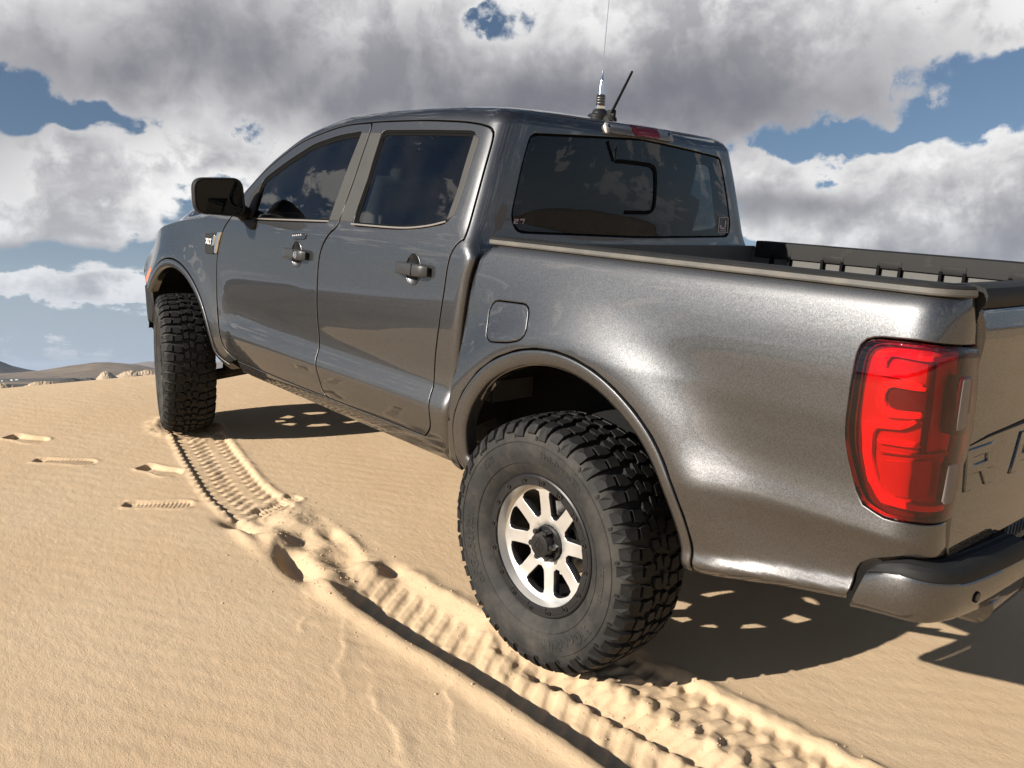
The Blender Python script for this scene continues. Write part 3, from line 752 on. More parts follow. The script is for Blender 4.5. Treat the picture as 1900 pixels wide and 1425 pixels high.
# dark rubber behind the seams
dk = panel('door_seal', S_cab, offset2(ccw(door_f), .02)[0], MAT['seam'], truck, holes=[offset2(ccw(win_f), .012)[0]], step=.04, roll=.001, lift=-.022, depth=.002)
dk2 = panel('door_seal', S_cab, offset2(ccw(door_r), .02)[0], MAT['seam'], truck, holes=[offset2(ccw(win_r), .012)[0]], step=.04, roll=.001, lift=-.022, depth=.002)
LEFT += [dk, dk2]

# --- roof
def roof_edge():
    e = S_cab(a_top, HT(a_top)); return e
RE = roof_edge()
_ri = np.argsort(RE[:, 0]); 
def ye(x): return np.interp(x, RE[_ri, 0], np.maximum.accumulate(RE[_ri, 1][::-1])[::-1]) if False else np.interp(x, RE[_ri, 0], RE[_ri, 1])
XR = RE[:, 0].min()
def S_roof(x, y):
    w = np.maximum(np.interp(x, RE[30:, 0], RE[30:, 1]), .05)
    c = .030*(1-np.clip(np.abs(y)/w, 0, 1.2)**3.2)*sstep(x, XR-.01, XR+.28)**.6
    rib = sum(.007*np.exp(-((y-k)/.030)**4)*sstep(x, .78, .90)*sstep(x, 1.85, 1.70) for k in (-.36, -.12, .12, .36))
    z = zr(np.maximum(x, .6))*0+zr(x)+c-rib
    return np.stack([x, y, z], -1)
X_HEAD = 1.98
side = RE[(RE[:, 0] < X_HEAD)]
hd = np.array([(X_HEAD+.10*(1-(t)**2), t*side[-1, 1]) for t in np.linspace(1, 0, 8)])
half = np.vstack([side[:, :2], hd[1:]])
roof_poly = np.vstack([half, (half*[1, -1])[::-1][1:-1]])
rv, rf, rn = panel_mesh(S_roof, roof_poly, step=.035, roll=.002, depth=.006, sgn=1)
roof = mk('roof', rv, rf, MAT['paint'], truck, normals=rn)
# windscreen between the pillars
ws = RE[RE[:, 0] >= X_HEAD-.01]
G = []
for e in ws[::2]:
    G.append([(e[0]+.13*(1-t*t), e[1]*t*.985, e[2]+.012+.02*(1-t*t)) for t in np.linspace(1, -1, 15)])
wmb = MB(); wmb.grid(G); wmb.build('windscreen', MAT['glass_front'], truck)

# --- front wing
def arc_pts(x0, z0, r, a0, a1, n=24, rz=1.0):
    t = np.radians(np.linspace(a0, a1, n)); return np.c_[x0+r*np.cos(t), z0+rz*r*np.sin(t)]
FA = (3.225, .03)
f_seam = np.vstack([[(2.55, .128), (2.60, .148), (2.655, .19)], arc_pts(*FA, .605, 162, 40)])
f_in = np.vstack([[(2.575, .112), (2.635, .132), (2.70, .18)], arc_pts(*FA, .548, 160, 12), [(3.78, .13)]])
hood_edge = np.array([(2.66, .935), (2.80, .905), (3.00, .880), (3.25, .850), (3.50, .805), (3.70, .752), (3.84, .69), (3.93, .62)])
wing = np.vstack([sp(SEAM_FRONT)[::-1], [(2.50, .935), (2.58, .945)], sp(hood_edge), [(3.98, .58), (3.92, .48), (3.80, .43)], f_seam[::-1]])
fw = panel('front_wing', S_wing, gap(wing), MAT['paint'], truck, step=.02)
LEFT.append(fw)
def sweep_flare(name, S, seam, width, mat, parent, bulge=.008, ret=.028):
    """rolled wheel-arch moulding: starts at its seam line, `width` wide towards the opening"""
    a = resample(spline(seam, 8), .014, closed=False, keep=180)
    for _ in range(6): a[1:-1] = .25*a[:-2]+.5*a[1:-1]+.25*a[2:]
    t = np.gradient(a, axis=0); t /= np.linalg.norm(t, axis=1)[:, None]; n = np.c_[-t[:, 1], t[:, 0]]
    c = a.mean(0); n *= np.sign(np.sum(n*(c-a), axis=1)).mean() and np.sign(np.sum(n*(c-a))) or 1
    w = np.interp(np.linspace(0, 1, len(a)), np.linspace(0, 1, len(width)), width)
    rows = []
    for k, lf in ((.07, -.016), (.07, -.001), (.09, .0025), (.14, .004), (.35, .0045), (.62, .0035), (.80, .001), (.92, -.004), (.98, -.010), (1.0, -.016), (1.005, -.024)):
        q = a+n*(w*k)[:, None]; p = S(q[:, 0], q[:, 1]); nn = -snormal(S, q[:, 0], q[:, 1]); nn[:, 2] *= .3; nn /= np.linalg.norm(nn, axis=1)[:, None]
        rows.append(p+nn*lf)
    last = rows[-1]
    for dd in (.02, ret): rows.append(last+np.array([0, -dd, 0]))
    m = MB(); m.grid(rows)
    for e in (0, -1): m.add([r[e] for r in rows], [tuple(range(len(rows)))])
    o = m.build(name, mat, parent, flat=60)
    # the grid must face outwards
    co = np.array([v.co[:] for v in o.data.vertices]); pn = np.array([p.normal[:] for p in o.data.polygons])
    if pn[:, 1].mean() < 0: o.data.flip_normals()
    return o
LEFT.append(sweep_flare('arch_moulding', S_wing, f_seam, [.045, .05, .057, .057, .055, .05], MAT['paint'], truck))
# vent badge on the wing, by the door edge
wing_px = lambda px: invert(S_wing, px, (2.65, .8))
bd = wing_px([(383, 433), (404, 432), (398, 472), (383, 470)])
vb = panel('wing_vent', S_wing, roundpoly(bd, .008), MAT['trim'], truck, step=.01, roll=.004, lift=.010, depth=.014)
LEFT.append(vb)
bs_ = wing_px([(406.5, 431), (412, 431), (406, 452), (402.5, 471), (400, 469), (402, 450)])
panel('chrome_blade', S_wing, roundpoly(bs_, .004), MAT['chrome'], vb, step=.01, roll=.003, lift=.012, depth=.014)
b2 = wing_px([(401, 437), (403.5, 437), (400, 455), (397, 458)])
panel('chrome_bar', S_wing, b2, MAT['chrome'], vb, step=.008, roll=.002, lift=.016, depth=.012)

# --- bonnet
def S_hood(x, y):
    x = np.asarray(x, float); y = np.asarray(y, float)
    we = _yc(.86)+front_taper(x, .8)-.012
    ez = hermite(hood_edge[:, 0], hood_edge[:, 1])(x)
    t = np.clip(np.abs(y)/we, 0, 1.05)
    z = ez+.002+(.085+.05*sstep(x, 3.2, 3.5))*(1-t**2.4)*sstep(x, 4.25, 3.7)+(.030+.035*sstep(x, 3.2, 3.5))*sstep(np.abs(y), .78, .60)*sstep(x, 4.15, 3.75)
    return np.stack([x, y, z], -1)
hx = np.linspace(2.72, 3.95, 26)
hl = np.c_[hx, _yc(.86)+front_taper(hx, .8)-.014]
hood_poly = np.vstack([hl, [(3.98, .45), (4.01, 0), (3.98, -.45)], (hl*[1, -1])[::-1]])
hv, hf, hn = panel_mesh(S_hood, hood_poly, step=.04, roll=.004, depth=.03, sgn=1)
hood = mk('bonnet', hv, hf, MAT['paint'], truck, normals=hn)
cw = MB(); cw.box((2.74, 0, .90), (.10, .76, .035), bev=.01); cw.build('cowl', MAT['trim'], truck)
# ------------------------------------------------------------------ load bed
_yb0 = smf(hermite([.04, .095, .112, .122, .132, .165, .26, .33, .372, .405, .44, .48, .56, .64, .72, .80, .87, .905, .93, .95],
                   [.850, .862, .876, .8865, .8870, .872, .882, .896, .904, .901, .896, .8935, .897, .902, .902, .896, .884, .874, .858, .838]), .006)
_yb1 = smf(hermite([.04, .095, .112, .13, .20, .30, .40, .50, .56, .64], [.858, .868, .874, .879, .886, .8905, .8935, .8955, .897, .902]), .015)     # ahead of the wheel: no crease
def _yb(z, x=-.8):
    z = np.asarray(z, float); lift = .085*np.clip((-.53-np.asarray(x, float))/.45, 0, 1.1)*sstep(z, .42, .26)        # the lower edge rises to the tail
    zz = z-lift; k = sstep(x, -.40, -.60)
    return np.where(zz < .64, _yb1(np.minimum(zz, .64))*(1-k)+_yb0(np.minimum(zz, .64))*k, _yb0(np.maximum(zz, .64)))
_xt = hermite([0, .3, .6, .95, 1.1], [-1.140, -1.138, -1.128, -1.108, -1.10])
RB = .135
def S_bed(a, h):
    a = np.asarray(a, float); z = np.asarray(h, float)
    Y = _yb(z, np.maximum(a, -1.02)); xt = _xt(z); xc = xt+RB
    L = np.maximum(xc-a, 0); la = RB*TURN; dx, dy = turn(np.clip(L/la, 0, 1)); rest = np.maximum(L-la, 0)
    x = np.where(a > xc, a, xc-RB*dx); y = Y-RB*dy-rest
    x = x-np.where(rest > 0, .020*(1-np.clip((Y-RB-rest)/(Y-RB), -1, 1)**2), 0)
    bulge = haunch(x, z, 0, .61, .048, .125)*sstep(x, -.98, -.80)
    fr = np.clip(a-(_bfront(z)-.022), 0, .022)                    # front edge rolls in
    y = y+np.where(a > xc, bulge, 0)-.022*(1-np.sqrt(np.clip(1-(fr/.0221)**2, 0, 1)))
    return np.stack([x, y, z], -1)
_bfront = hermite([.0, .12, .18, .25, .45, .65, .80, .84, .887, .92, .94, 1.0], [.548, .546, .543, .538, .519, .495, .475, .466, .452, .417, .384, .30])
def bed_px(uv, g=(-.5, .6)): return invert(S_bed, uv, g)
r_seam = np.array([(.452, .119), (.488, .150), (.4955, .22), (.493, .285), (.478, .340), (.440, .415), (.360, .505), (.269, .568), (.166, .611), (.082, .631), (-.006, .638), (-.085, .631),
                   (-.174, .608), (-.254, .572), (-.334, .522), (-.402, .464), (-.452, .402), (-.492, .335), (-.525, .265), (-.548, .190), (-.556, .115)])
r_in = np.array([(.400, .105), (.418, .150), (.4225, .22), (.416, .285), (.398, .335), (.362, .405), (.295, .475), (.225, .525), (.140, .562), (.070, .579), (0, .585), (-.075, .580),
                 (-.150, .562), (-.225, .530), (-.295, .487), (-.352, .435), (-.402, .373), (-.445, .308), (-.480, .240), (-.503, .175), (-.516, .100)])
GATE_PX = [(1812, 553), (1817, 600), (1815, 640), (1806, 720), (1795, 800), (1787, 838), (1777, 864), (1771, 905), (1762, 962), (1757, 1005), (1754, 1032)]
gate = bed_px(GATE_PX, (-1.2, .7))
LAMP_PX = [(1815, 641), (1700, 633), (1632, 627), (1612, 629), (1597, 641), (1590, 660), (1579, 720), (1571, 780), (1570, 812), (1575, 850), (1588, 905), (1602, 935), (1640, 960), (1690, 970), (1758, 967), (1763, 958), (1771, 905), (1777, 864), (1787, 838), (1795, 800), (1806, 720)]
lamp = bed_px(LAMP_PX, (-1.05, .6))
BUMP_CUT = bed_px([(1571, 1112), (1577, 1096), (1588, 1060), (1598, 1046), (1620, 1039), (1680, 1034), (1754, 1032)], (-1.05, .25))
print('gate', gate.round(3).tolist()); print('lamp', lamp.round(3).tolist()); print('bump', BUMP_CUT.round(3).tolist())
zs = np.linspace(.90, .16, 20)
front_edge = np.c_[_bfront(zs), zs]
tops = np.c_[np.linspace(-1.0, .39, 30), np.full(30, .937)]
gtop = gate[0]
bed_poly = np.vstack([front_edge[:], [(.535, .135), (.505, .112), (.470, .108)], r_seam[1:], [(-.556, .105)], np.c_[np.linspace(-.60, -.96, 10), np.linspace(.112, .187, 10)],
                      BUMP_CUT, gate[::-1][1:2], lamp[14:15], lamp[13::-1][:13], lamp[0:1], gate[1:2], gate[0:1], [(gtop[0], .937)], np.c_[np.linspace(gtop[0]+.03, -1.02, 6), np.full(6, .937)], tops, [(.405, .925), (.435, .905)]])
FUEL_PX = [(918, 558), (975, 565), (981, 575), (975, 618), (963, 631), (940, 635), (908, 633), (902, 624), (908, 575)]
fuel = roundpoly(bed_px(FUEL_PX, (.25, .7)), .02)
bed_side = panel('bed_side', S_bed, gap(bed_poly, .002), MAT['paint'], truck, holes=[offset2(ccw(fuel), .0038)[0]], step=.018, roll=.004)
tag(bed_side, 'bed side panel in dark grey metallic paint')
LEFT.append(bed_side)
fl = panel('fuel_door', S_bed, fuel, MAT['paint'], truck, step=.02, roll=.004, depth=.012)
panel('fuel_door_gap', S_bed, offset2(ccw(fuel), .012)[0], MAT['seam'], fl, step=.03, roll=.001, lift=-.014, depth=.002)
LEFT.append(sweep_flare('arch_moulding', S_bed, r_seam, [.070, .068, .060, .056, .054, .052, .048, .042], MAT['paint'], truck))
# --- bed: inner box, rails
bm_ = MB()
G = [[(x, .80-.02*(k > 0), z) for x in np.linspace(.44, -1.10, 30)] for k, z in enumerate((.925, .90, .75, .66))]
bm_.grid(G, flip=True)
bm_.grid([[(x, y, z) for x in np.linspace(.44, -.62, 8)] for y, z in ((.78, .66), (.60, .655), (.585, .64), (.585, .365))], flip=True)
bm_.grid([[(x, .78, z) for x in np.linspace(-.62, -1.10, 6)] for z in (.66, .365)], flip=True)
bm_.add([(-.62, .78, .66), (-.62, .585, .655), (-.62, .585, .365), (-.62, .78, .365)], [(0, 1, 2, 3)])
bm_.mirror()
bm_.grid([[(x, y, .365+.006*(j % 2)) for j, y in enumerate(np.linspace(-.585, .585, 33))] for x in np.linspace(-1.10, .44, 3)])
bm_.grid([[(.44, y, z) for y in np.linspace(-.80, .80, 9)] for z in (.36, .65, .93)])
bed_box = bm_.build('bed_liner', MAT['liner_grey'], truck, flat=30)
tag(bed_box, 'grey inner walls and floor of the load bed')
for sx in (-1, 1):
    for xr in np.linspace(.28, -.98, 6):
        for dx in (-.045, .045):
            rb = MB(); rb.box((xr+dx, sx*.772, .78), (.007, .012, .115), bev=.004); rb.build('bed_rib', MAT['seam'], bed_box)
    for xr in np.linspace(.28, -.98, 6):
        rb = MB(); rb.box((xr, sx*.776, .90), (.05, .010, .016), bev=.004); rb.build('bed_rib', MAT['trim'], bed_box)
def rail(sy):
    a = np.r_[np.linspace(.418, -.98, 36), np.linspace(-1.0, gate[0, 0]+.004, 14)]
    B = S_bed(a, np.full(len(a), .60)); B[:, 1] -= float(_yb(.60)-_yb(.935))+haunch(B[:, 0], .60, 0, .61, .048, .125)*sstep(B[:, 0], -.98, -.80)
    B[:, 0] += (_xt(.935)-_xt(.60))*sstep(a, -1.0, -1.1); t = np.gradient(B[:, :2], axis=0); t /= np.linalg.norm(t, axis=1)[:, None]; n = np.c_[t[:, 1], -t[:, 0]]
    if n[0, 1] < 0: n = -n
    def sect(sec, name, mat, parent):
        m = MB(); rows = [[(B[i, 0]+n[i, 0]*dy*min(1, (.25+.75*float(sstep(a[i], -1.17, -1.02))) if dy < -.03 else 1), sy*(B[i, 1]+n[i, 1]*dy), z) for i in range(len(a))] for dy, z in sec]
        m.grid(rows, flip=sy > 0)
        for e, fl_ in ((0, sy > 0), (-1, sy < 0)):
            q = [r[e] for r in rows]; m.add(q, [tuple(range(len(q)))[::(1 if fl_ else -1)]])
        return m.build(name, mat, parent, flat=30)
    o = sect([(.010, .941), (.011, .949), (.006, .954), (-.008, .9555), (-.012, .952), (-.030, .952), (-.034, .9555), (-.070, .9555), (-.080, .951), (-.083, .920), (-.085, .885), (-.070, .880)], 'bed_rail', MAT['trim'], truck)
    sect([(.002, .928), (.014, .931), (.0155, .935), (.0135, .9455), (.009, .9465), (.002, .944)], 'rail_strip', MAT['trim_dusty'], o)
rail(1); rail(-1)
# --- tailgate
def S_tail(y, z):
    y = np.asarray(y, float); z = np.asarray(z, float)
    x = _xt(z)-.020*(1-np.clip(y/.79, -1, 1)**2)
    x = x-.010*np.exp(-((z-.845)/.05)**2)+.008*np.exp(-((z-.62)/.10)**2)
    x = x+.03*sstep(z, .90, .935)
    return np.stack([x, y, z], -1)
gp = S_bed(gate[:, 0], gate[:, 1]); gy = np.c_[gp[:, 1]-.006, gp[:, 2]]
gy = gy[gy[:, 1] > .335]
tg = np.vstack([gy, [(gy[-1, 0]-.004, .33)], [(-gy[-1, 0]+.004, .33)], (gy*[-1, 1])[::-1]])
tv, tf, tn = panel_mesh(S_tail, tg, step=.03, roll=.005, depth=.05, sgn=-1)
tailgate = mk('tailgate', tv, tf, MAT['paint'], truck, normals=tn)
tag(tailgate, 'tailgate with raised lettering')
tcap = MB(); rows = []
for dx, z in ((-.002, .905), (-.010, .915), (-.012, .935), (-.004, .950), (.02, .956), (.06, .955), (.065, .92), (.065, .38)):
    rows.append([(float(S_tail(np.array(y), np.array(.90))[0])+dx, y, z) for y in np.linspace(gy[0, 0]-.002, -gy[0, 0]+.002, 31)])
tcap.grid(rows)
for e in (0, -1): tcap.add([r[e] for r in rows], [tuple(range(len(rows)))[::(1 if e else -1)]])
tcap.build('tailgate_cap', MAT['trim'], tailgate, flat=40)
def text_mesh(txt, size, extr=0.0, spacing=1.0, bold=0.0):
    cu = bpy.data.curves.new('lettering', 'FONT'); cu.body = txt; cu.size = size; cu.extrude = extr; cu.space_character = spacing; cu.offset = bold; cu.resolution_u = 3
    ob = bpy.data.objects.new('lettering', cu); COL.objects.link(ob)
    dg = bpy.context.evaluated_depsgraph_get(); me = bpy.data.meshes.new_from_object(ob.evaluated_get(dg))
    v = np.array([q.co[:] for q in me.vertices]); f = [list(p.vertices) for p in me.polygons]
    bpy.data.objects.remove(ob); bpy.data.curves.remove(cu); bpy.data.meshes.remove(me)
    return v, f
# stamped letters, one piece each
LETTERS = {'R': [[(0, 0), (0, 1), (1, 1), (1, .38), (.80, .38), (1, 0), (.74, 0), (.55, .38), (.24, .38), (.24, 0)], [(.24, .60), (.76, .60), (.76, .78), (.24, .78)]],
           'A': [[(0, 0), (.40, 1), (.66, 1), (1.06, 0), (.80, 0), (.70, .24), (.36, .24), (.26, 0)], [(.44, .44), (.62, .44), (.53, .70)]],
           'N': [[(0, 0), (0, 1), (.28, 1), (.78, .36), (.78, 1), (1, 1), (1, 0), (.74, 0), (.22, .66), (.22, 0)]],
           'G': [[(1, 1), (0, 1), (0, 0), (1, 0), (1, .56), (.52, .56), (.52, .36), (.76, .36), (.76, .22), (.24, .22), (.24, .78), (1, .78)]],
           'E': [[(0, 0), (0, 1), (1, 1), (1, .80), (.24, .80), (.24, .61), (.86, .61), (.86, .40), (.24, .40), (.24, .20), (1, .20), (1, 0)]]}
LH, LW, LP = .098, .150, .262
for i, ch in enumerate('RANGER'):
    y0 = .725-i*LP
    loops = LETTERS[ch]
    conv = lambda P: np.array([(y0-a*LW, .482+b*LH) for a, b in P])
    lv, lf, lnn = panel_mesh(S_tail, conv(loops[0]), [conv(h) for h in loops[1:]], step=.02, roll=.003, depth=.006, lift=.0045, sgn=-1)
    mk('letter', lv, lf, MAT['paint'], tailgate, normals=lnn)
# slashed crease above the lettering
cr = MB(); cr.tube([S_tail(np.array(y), np.array(z))+np.array([-.001, 0, 0]) for y, z in ((.722, .587), (.60, .598), (.35, .606), (0, .607))], [.0008, .003, .0055, .006], 8); cr.build('tailgate_crease', MAT['trim'], tailgate)
# ------------------------------------------------------------------ tail lamp
def lamp_pts(px, g=(-1.05, .6)): return bed_px(px, g)
tl = panel('tail_lamp', S_bed, offset2(ccw(roundpoly(lamp, .012)), -.0025)[0], MAT['lamp_red_dark'], truck, step=.02, roll=.004, lift=-.030, depth=.05)
tag(tl, 'red tail lamp wrapping round the corner')
lens_poly = offset2(resample(ccw(roundpoly(lamp, .012)), .012), -.003)[0]
def S_lens(a, h):
    P = S_bed(a, h); n = -snormal(S_bed, np.atleast_1d(np.asarray(a, float)), np.atleast_1d(np.asarray(h, float)))
    t = np.clip((np.asarray(h, float)-.42)/(.83-.42), 0, 1); b = .012*np.clip(4*t*(1-t), 0, 1)**.6
    return P+n.reshape(P.shape)*np.asarray(b)[..., None]
panel('lens', S_lens, lens_poly, MAT['lens_red'], tl, step=.018, roll=.006, depth=.022, lift=.003)
def lamp_piece(name, px, mat, lift, depth=.02, roll=.003, r=.006, holes=()):
    P = lamp_pts(px); P = roundpoly(P, r)
    H = [roundpoly(lamp_pts(h), r) for h in holes]
    return panel(name, S_bed, P, MAT[mat], tl, holes=H, step=.014, roll=roll, lift=lift, depth=depth)
# inner chrome floor, then the light guides and blocks standing on it
lamp_piece('reflector', [(1806, 652), (1700, 648), (1640, 643), (1616, 650), (1607, 668), (1594, 730), (1588, 790), (1592, 845), (1606, 905), (1625, 938), (1690, 952), (1750, 950), (1765, 870), (1780, 830), (1790, 770)], 'lamp_red_body', -.022, r=.015)
lamp_piece('light_guide', [(1640, 655), (1785, 660), (1785, 668), (1725, 673), (1650, 660), (1637, 676), (1640, 688), (1675, 694), (1700, 712), (1716, 713), (1716, 722), (1696, 722), (1670, 703), (1630, 697), (1622, 690), (1626, 664)], 'lamp_white', -.010, r=.005)
lamp_piece('light_guide', [(1640, 706), (1724, 720), (1724, 730), (1648, 718), (1637, 735), (1637, 752), (1645, 762), (1720, 768), (1716, 780), (1640, 775), (1626, 762), (1621, 745), (1628, 716)], 'lamp_white', -.008, r=.006)
lamp_piece('light_block', [(1646, 718), (1726, 728), (1722, 768), (1648, 760), (1640, 748), (1640, 732)], 'lamp_red_dark', -.016, r=.008)
lamp_piece('light_guide', [(1604, 778), (1668, 788), (1700, 780), (1706, 787), (1672, 800), (1620, 795), (1616, 810), (1614, 850), (1624, 895), (1640, 922), (1680, 934), (1760, 938), (1758, 948), (1680, 947), (1630, 933), (1606, 890), (1597, 840), (1598, 790)], 'lamp_white', -.006, r=.008)
lamp_piece('light_bar', [(1622, 815), (1712, 826), (1712, 836), (1622, 824)], 'lamp_white', -.010, r=.002)
lamp_piece('light_bar', [(1622, 834), (1770, 838), (1770, 846), (1700, 850), (1624, 842)], 'lamp_red_body', -.010, r=.002)
lamp_piece('light_block', [(1626, 853), (1742, 856), (1732, 925), (1690, 928), (1650, 922), (1632, 898)], 'lamp_red_body', -.014, r=.010)
lamp_piece('lamp_divider', [(1728, 672), (1745, 672), (1736, 760), (1722, 850), (1708, 850), (1716, 780)], 'lamp_red_dark', -.012, r=.003)
lamp_piece('reverse_lamp', [(1773, 698), (1794, 696), (1785, 800), (1758, 806), (1762, 760)], 'lamp_red_dark', .0145, depth=.03, r=.004)
lamp_piece('reverse_lens', [(1776, 702), (1790, 700), (1778, 793), (1762, 798)], 'lamp_grey', .0160, depth=.01, r=.003)
lamp_piece('reverse_lamp', [(1750, 858), (1768, 856), (1755, 930), (1738, 934)], 'lamp_grey', .0150, depth=.02, r=.004)

# ------------------------------------------------------------------ rear bumper: a section swept round the back of the truck
def bumper():
    # plan path of the outer face, from the wheel side round the corner towards the plate recess
    path = np.array([(-.985, .890), (-1.05, .896), (-1.10, .893), (-1.135, .878), (-1.160, .850), (-1.178, .80), (-1.190, .72), (-1.203, .58), (-1.211, .43)])
    P = spline(path, 7); t = np.gradient(P, axis=0); t /= np.linalg.norm(t, axis=1)[:, None]; n = np.c_[-t[:, 1], t[:, 0]]
    n *= np.sign((n @ np.array([-.5, 1.0])).sum()) or 1
    L = np.r_[0, np.cumsum(np.linalg.norm(np.diff(P, axis=0), axis=1))]
    zt = hermite([0, .065, .115, .19, .245, .325, .47, .65], [.284, .301, .308, .302, .293, .284, .279, .274])(L)      # top of the painted face
    zb = hermite([0, .065, .115, .19, .30, .47, .65], [.182, .195, .200, .200, .195, .186, .180])(L)
    hp = np.interp(L, [0, .04, .10, .25, .33, .65], [.006, .018, .026, .034, .044, .046])                              # rise of the black pad
    # centre beam between the corners
    m = MB(); m.box((-1.165, 0, .205), (.045, .43, .035), bev=.015); b = m.build('rear_bumper', MAT['trim'], truck)
    tag(b, 'rear step bumper with painted corners and black step pads')
    for sy in (1, -1):
        slant = .030*np.exp(-L/.05)
        m = MB(); rows = []
        for d, k in ((-.09, -.01), (-.03, -.006), (-.008, 0.), (.000, .10), (.0025, .5), (.0015, .88), (-.003, .97), (-.010, 1.0)):
            rows.append([(P[i, 0]+n[i, 0]*d-slant[i]*k, sy*(P[i, 1]+n[i, 1]*d), zb[i]+(zt[i]-zb[i])*k) for i in range(len(P))])
        m.grid(rows, flip=sy < 0)
        for e in (0, -1): m.add([r[e] for r in rows], [tuple(range(len(rows)))[::-1 if (e == 0) == (sy > 0) else 1]])
        c = m.build('bumper_corner', MAT['paint'], b, flat=40)
        m = MB(); rows = []
        for d, dz in ((-.012, -.10), (.0015, .0), (.001, .25), (-.004, .62), (-.014, .90), (-.026, 1.0), (-.029, .90), (-.034, 1.0), (-.046, 1.0), (-.049, .90), (-.054, 1.0), (-.080, 1.02), (-.084, .95), (-.12, 1.02), (-.15, .6)):
            f = np.clip(L/.12, .2, 1)
            rows.append([(P[i, 0]+n[i, 0]*d*(f[i] if d < -.01 else 1)-slant[i], sy*(P[i, 1]+n[i, 1]*d*(f[i] if d < -.01 else 1)), zt[i]+dz*hp[i]) for i in range(len(P))])
        m.grid(rows, flip=sy < 0)
        for e in (0, -1): m.add([r[e] for r in rows], [tuple(range(len(rows)))[::-1 if (e == 0) == (sy > 0) else 1]])
        m.build('step_pad', MAT['trim'], b, flat=24)
        # parking sensor in the painted face
        yy = sy*.702; xs_ = -1.1945
        sn = MB(); sn.lathe([(.0005, .004), (.009, .0037), (.0105, .0015), (.0106, -.004)], (xs_, yy, .239), (-1, .10*sy, .02), 20); sn.build('parking_sensor', MAT['handle_grey'], b)
        rg = MB(); rg.lathe([(.0106, -.004), (.0108, .0022), (.0135, .0026), (.0150, -.004)], (xs_, yy, .239), (-1, .10*sy, .02), 20); rg.build('sensor_ring', MAT['seam'], b)
        # rounded skirt hanging under the inner end
        q = roundpoly([(-1.12, .195), (-1.205, .205), (-1.21, .175), (-1.185, .135), (-1.12, .13)], .02)
        lip = MB(); lip.prism(q, lambda a, z, d: (a, d, z), min(sy*.43, sy*.62), max(sy*.43, sy*.62), .012); lip.build('lower_skirt', MAT['paint'], b, flat=40)
    # number plate standing in the recess under the tailgate
    pl = MB(); pl.box((-1.068, 0, .226), (.003, .152, .076), bev=.002); plate = pl.build('number_plate', MAT['plate_face'], b)
    for k in range(9):
        q = MB(); q.box((-1.0725, .122-.0305*k, .226), (.0012, .0055, .034), bev=.0005); q.build('plate_character', MAT['plate_ink'], b)
    fr = MB()
    for y0, z0, hy, hz in ((0, .307, .162, .005), (0, .146, .162, .009), (.157, .226, .005, .075), (-.157, .226, .005, .075)): fr.box((-1.073, y0, z0), (.004, hy, hz), bev=.0015)
    fr.build('plate_frame', MAT['trim'], b)
    return b
bumper()
# inner support behind bumper, tow hitch
m = MB(); m.box((-1.02, 0, .20), (.035, .60, .05), bev=.01); m.box((-1.10, 0, .12), (.09, .05, .035), bev=.008); m.build('tow_hitch', MAT['underbody'], truck)

# ------------------------------------------------------------------ wheels
def tyre_profile():
    # (offset across the tyre from its centre plane, radius): carcass from bead to bead
    h = [(.108, .236), (.118, .246), (.130, .268), (.1415, .300), (.1445, .326), (.141, .352), (.134, .372), (.124, .3865), (.105, .3965), (.06, .402), (.0, .404)]
    return h+[(-a, b) for a, b in h[:-1][::-1]]
_pw = [(.144, .330), (.1400, .354), (.1335, .372), (.124, .3865), (.105, .3965), (.06, .402), (0, .404)]
def tyre_surf(w):
    """carcass point for a signed running distance w from the crown: (offset, radius, normal)"""
    half = np.array(_pw[::-1]); L = np.r_[0, np.cumsum(np.linalg.norm(np.diff(half, axis=0), axis=1))]
    aw = np.abs(w); o = np.interp(aw, L, half[:, 0]); r = np.interp(aw, L, half[:, 1])
    o2 = np.interp(aw+.004, L, half[:, 0]); r2 = np.interp(aw+.004, L, half[:, 1]); o1 = np.interp(np.maximum(aw-.004, 0), L, half[:, 0]); r1 = np.interp(np.maximum(aw-.004, 0), L, half[:, 1])
    t = np.stack([o2-o1, r2-r1], -1); t /= np.linalg.norm(t, axis=-1)[..., None]+1e-9
    n = np.stack([-t[..., 1], t[..., 0]], -1)
    s = np.where(w < 0, -1.0, 1.0)
    return o*s, r, np.stack([n[..., 0]*s, n[..., 1]], -1)
WMAX = .164
_OFF = [0.0, 1.0]
def lug(m, poly, hgt, top=.86, sipes=False):
    """tread block: polygon in (angle*R, w) raised over the carcass with sloping sides"""
    P = np.array(poly, float); P[:, 0] = _OFF[0]+P[:, 0]*_OFF[1]; P = ccw(P); c = P.mean(0)
    Pd = resample(P, .022); n = len(Pd); Qd = c+(Pd-c)*top
    def at(A, h):
        o, r, nn = tyre_surf(A[:, 1]); th = A[:, 0]/.404
        hh = h if np.isscalar(h) else h
        oo = o+nn[:, 0]*hh; rr = r+nn[:, 1]*hh
        return np.c_[rr*np.sin(th), oo, rr*np.cos(th)]
    taper = np.clip(1-(np.abs(Qd[:, 1])-.112)/.075, .38, 1)
    v = np.vstack([at(Pd, -.002), at(Qd, hgt*taper)])
    f = [(k, (k+1) % n, n+(k+1) % n, n+k) for k in range(n)]
    cc = at(c[None], hgt*float(np.clip(1-(abs(c[1])-.112)/.075, .38, 1)))
    v = np.vstack([v, cc]); f += [(n+k, n+(k+1) % n, 2*n) for k in range(n)]
    m.add(v, [q[::-1] for q in f])
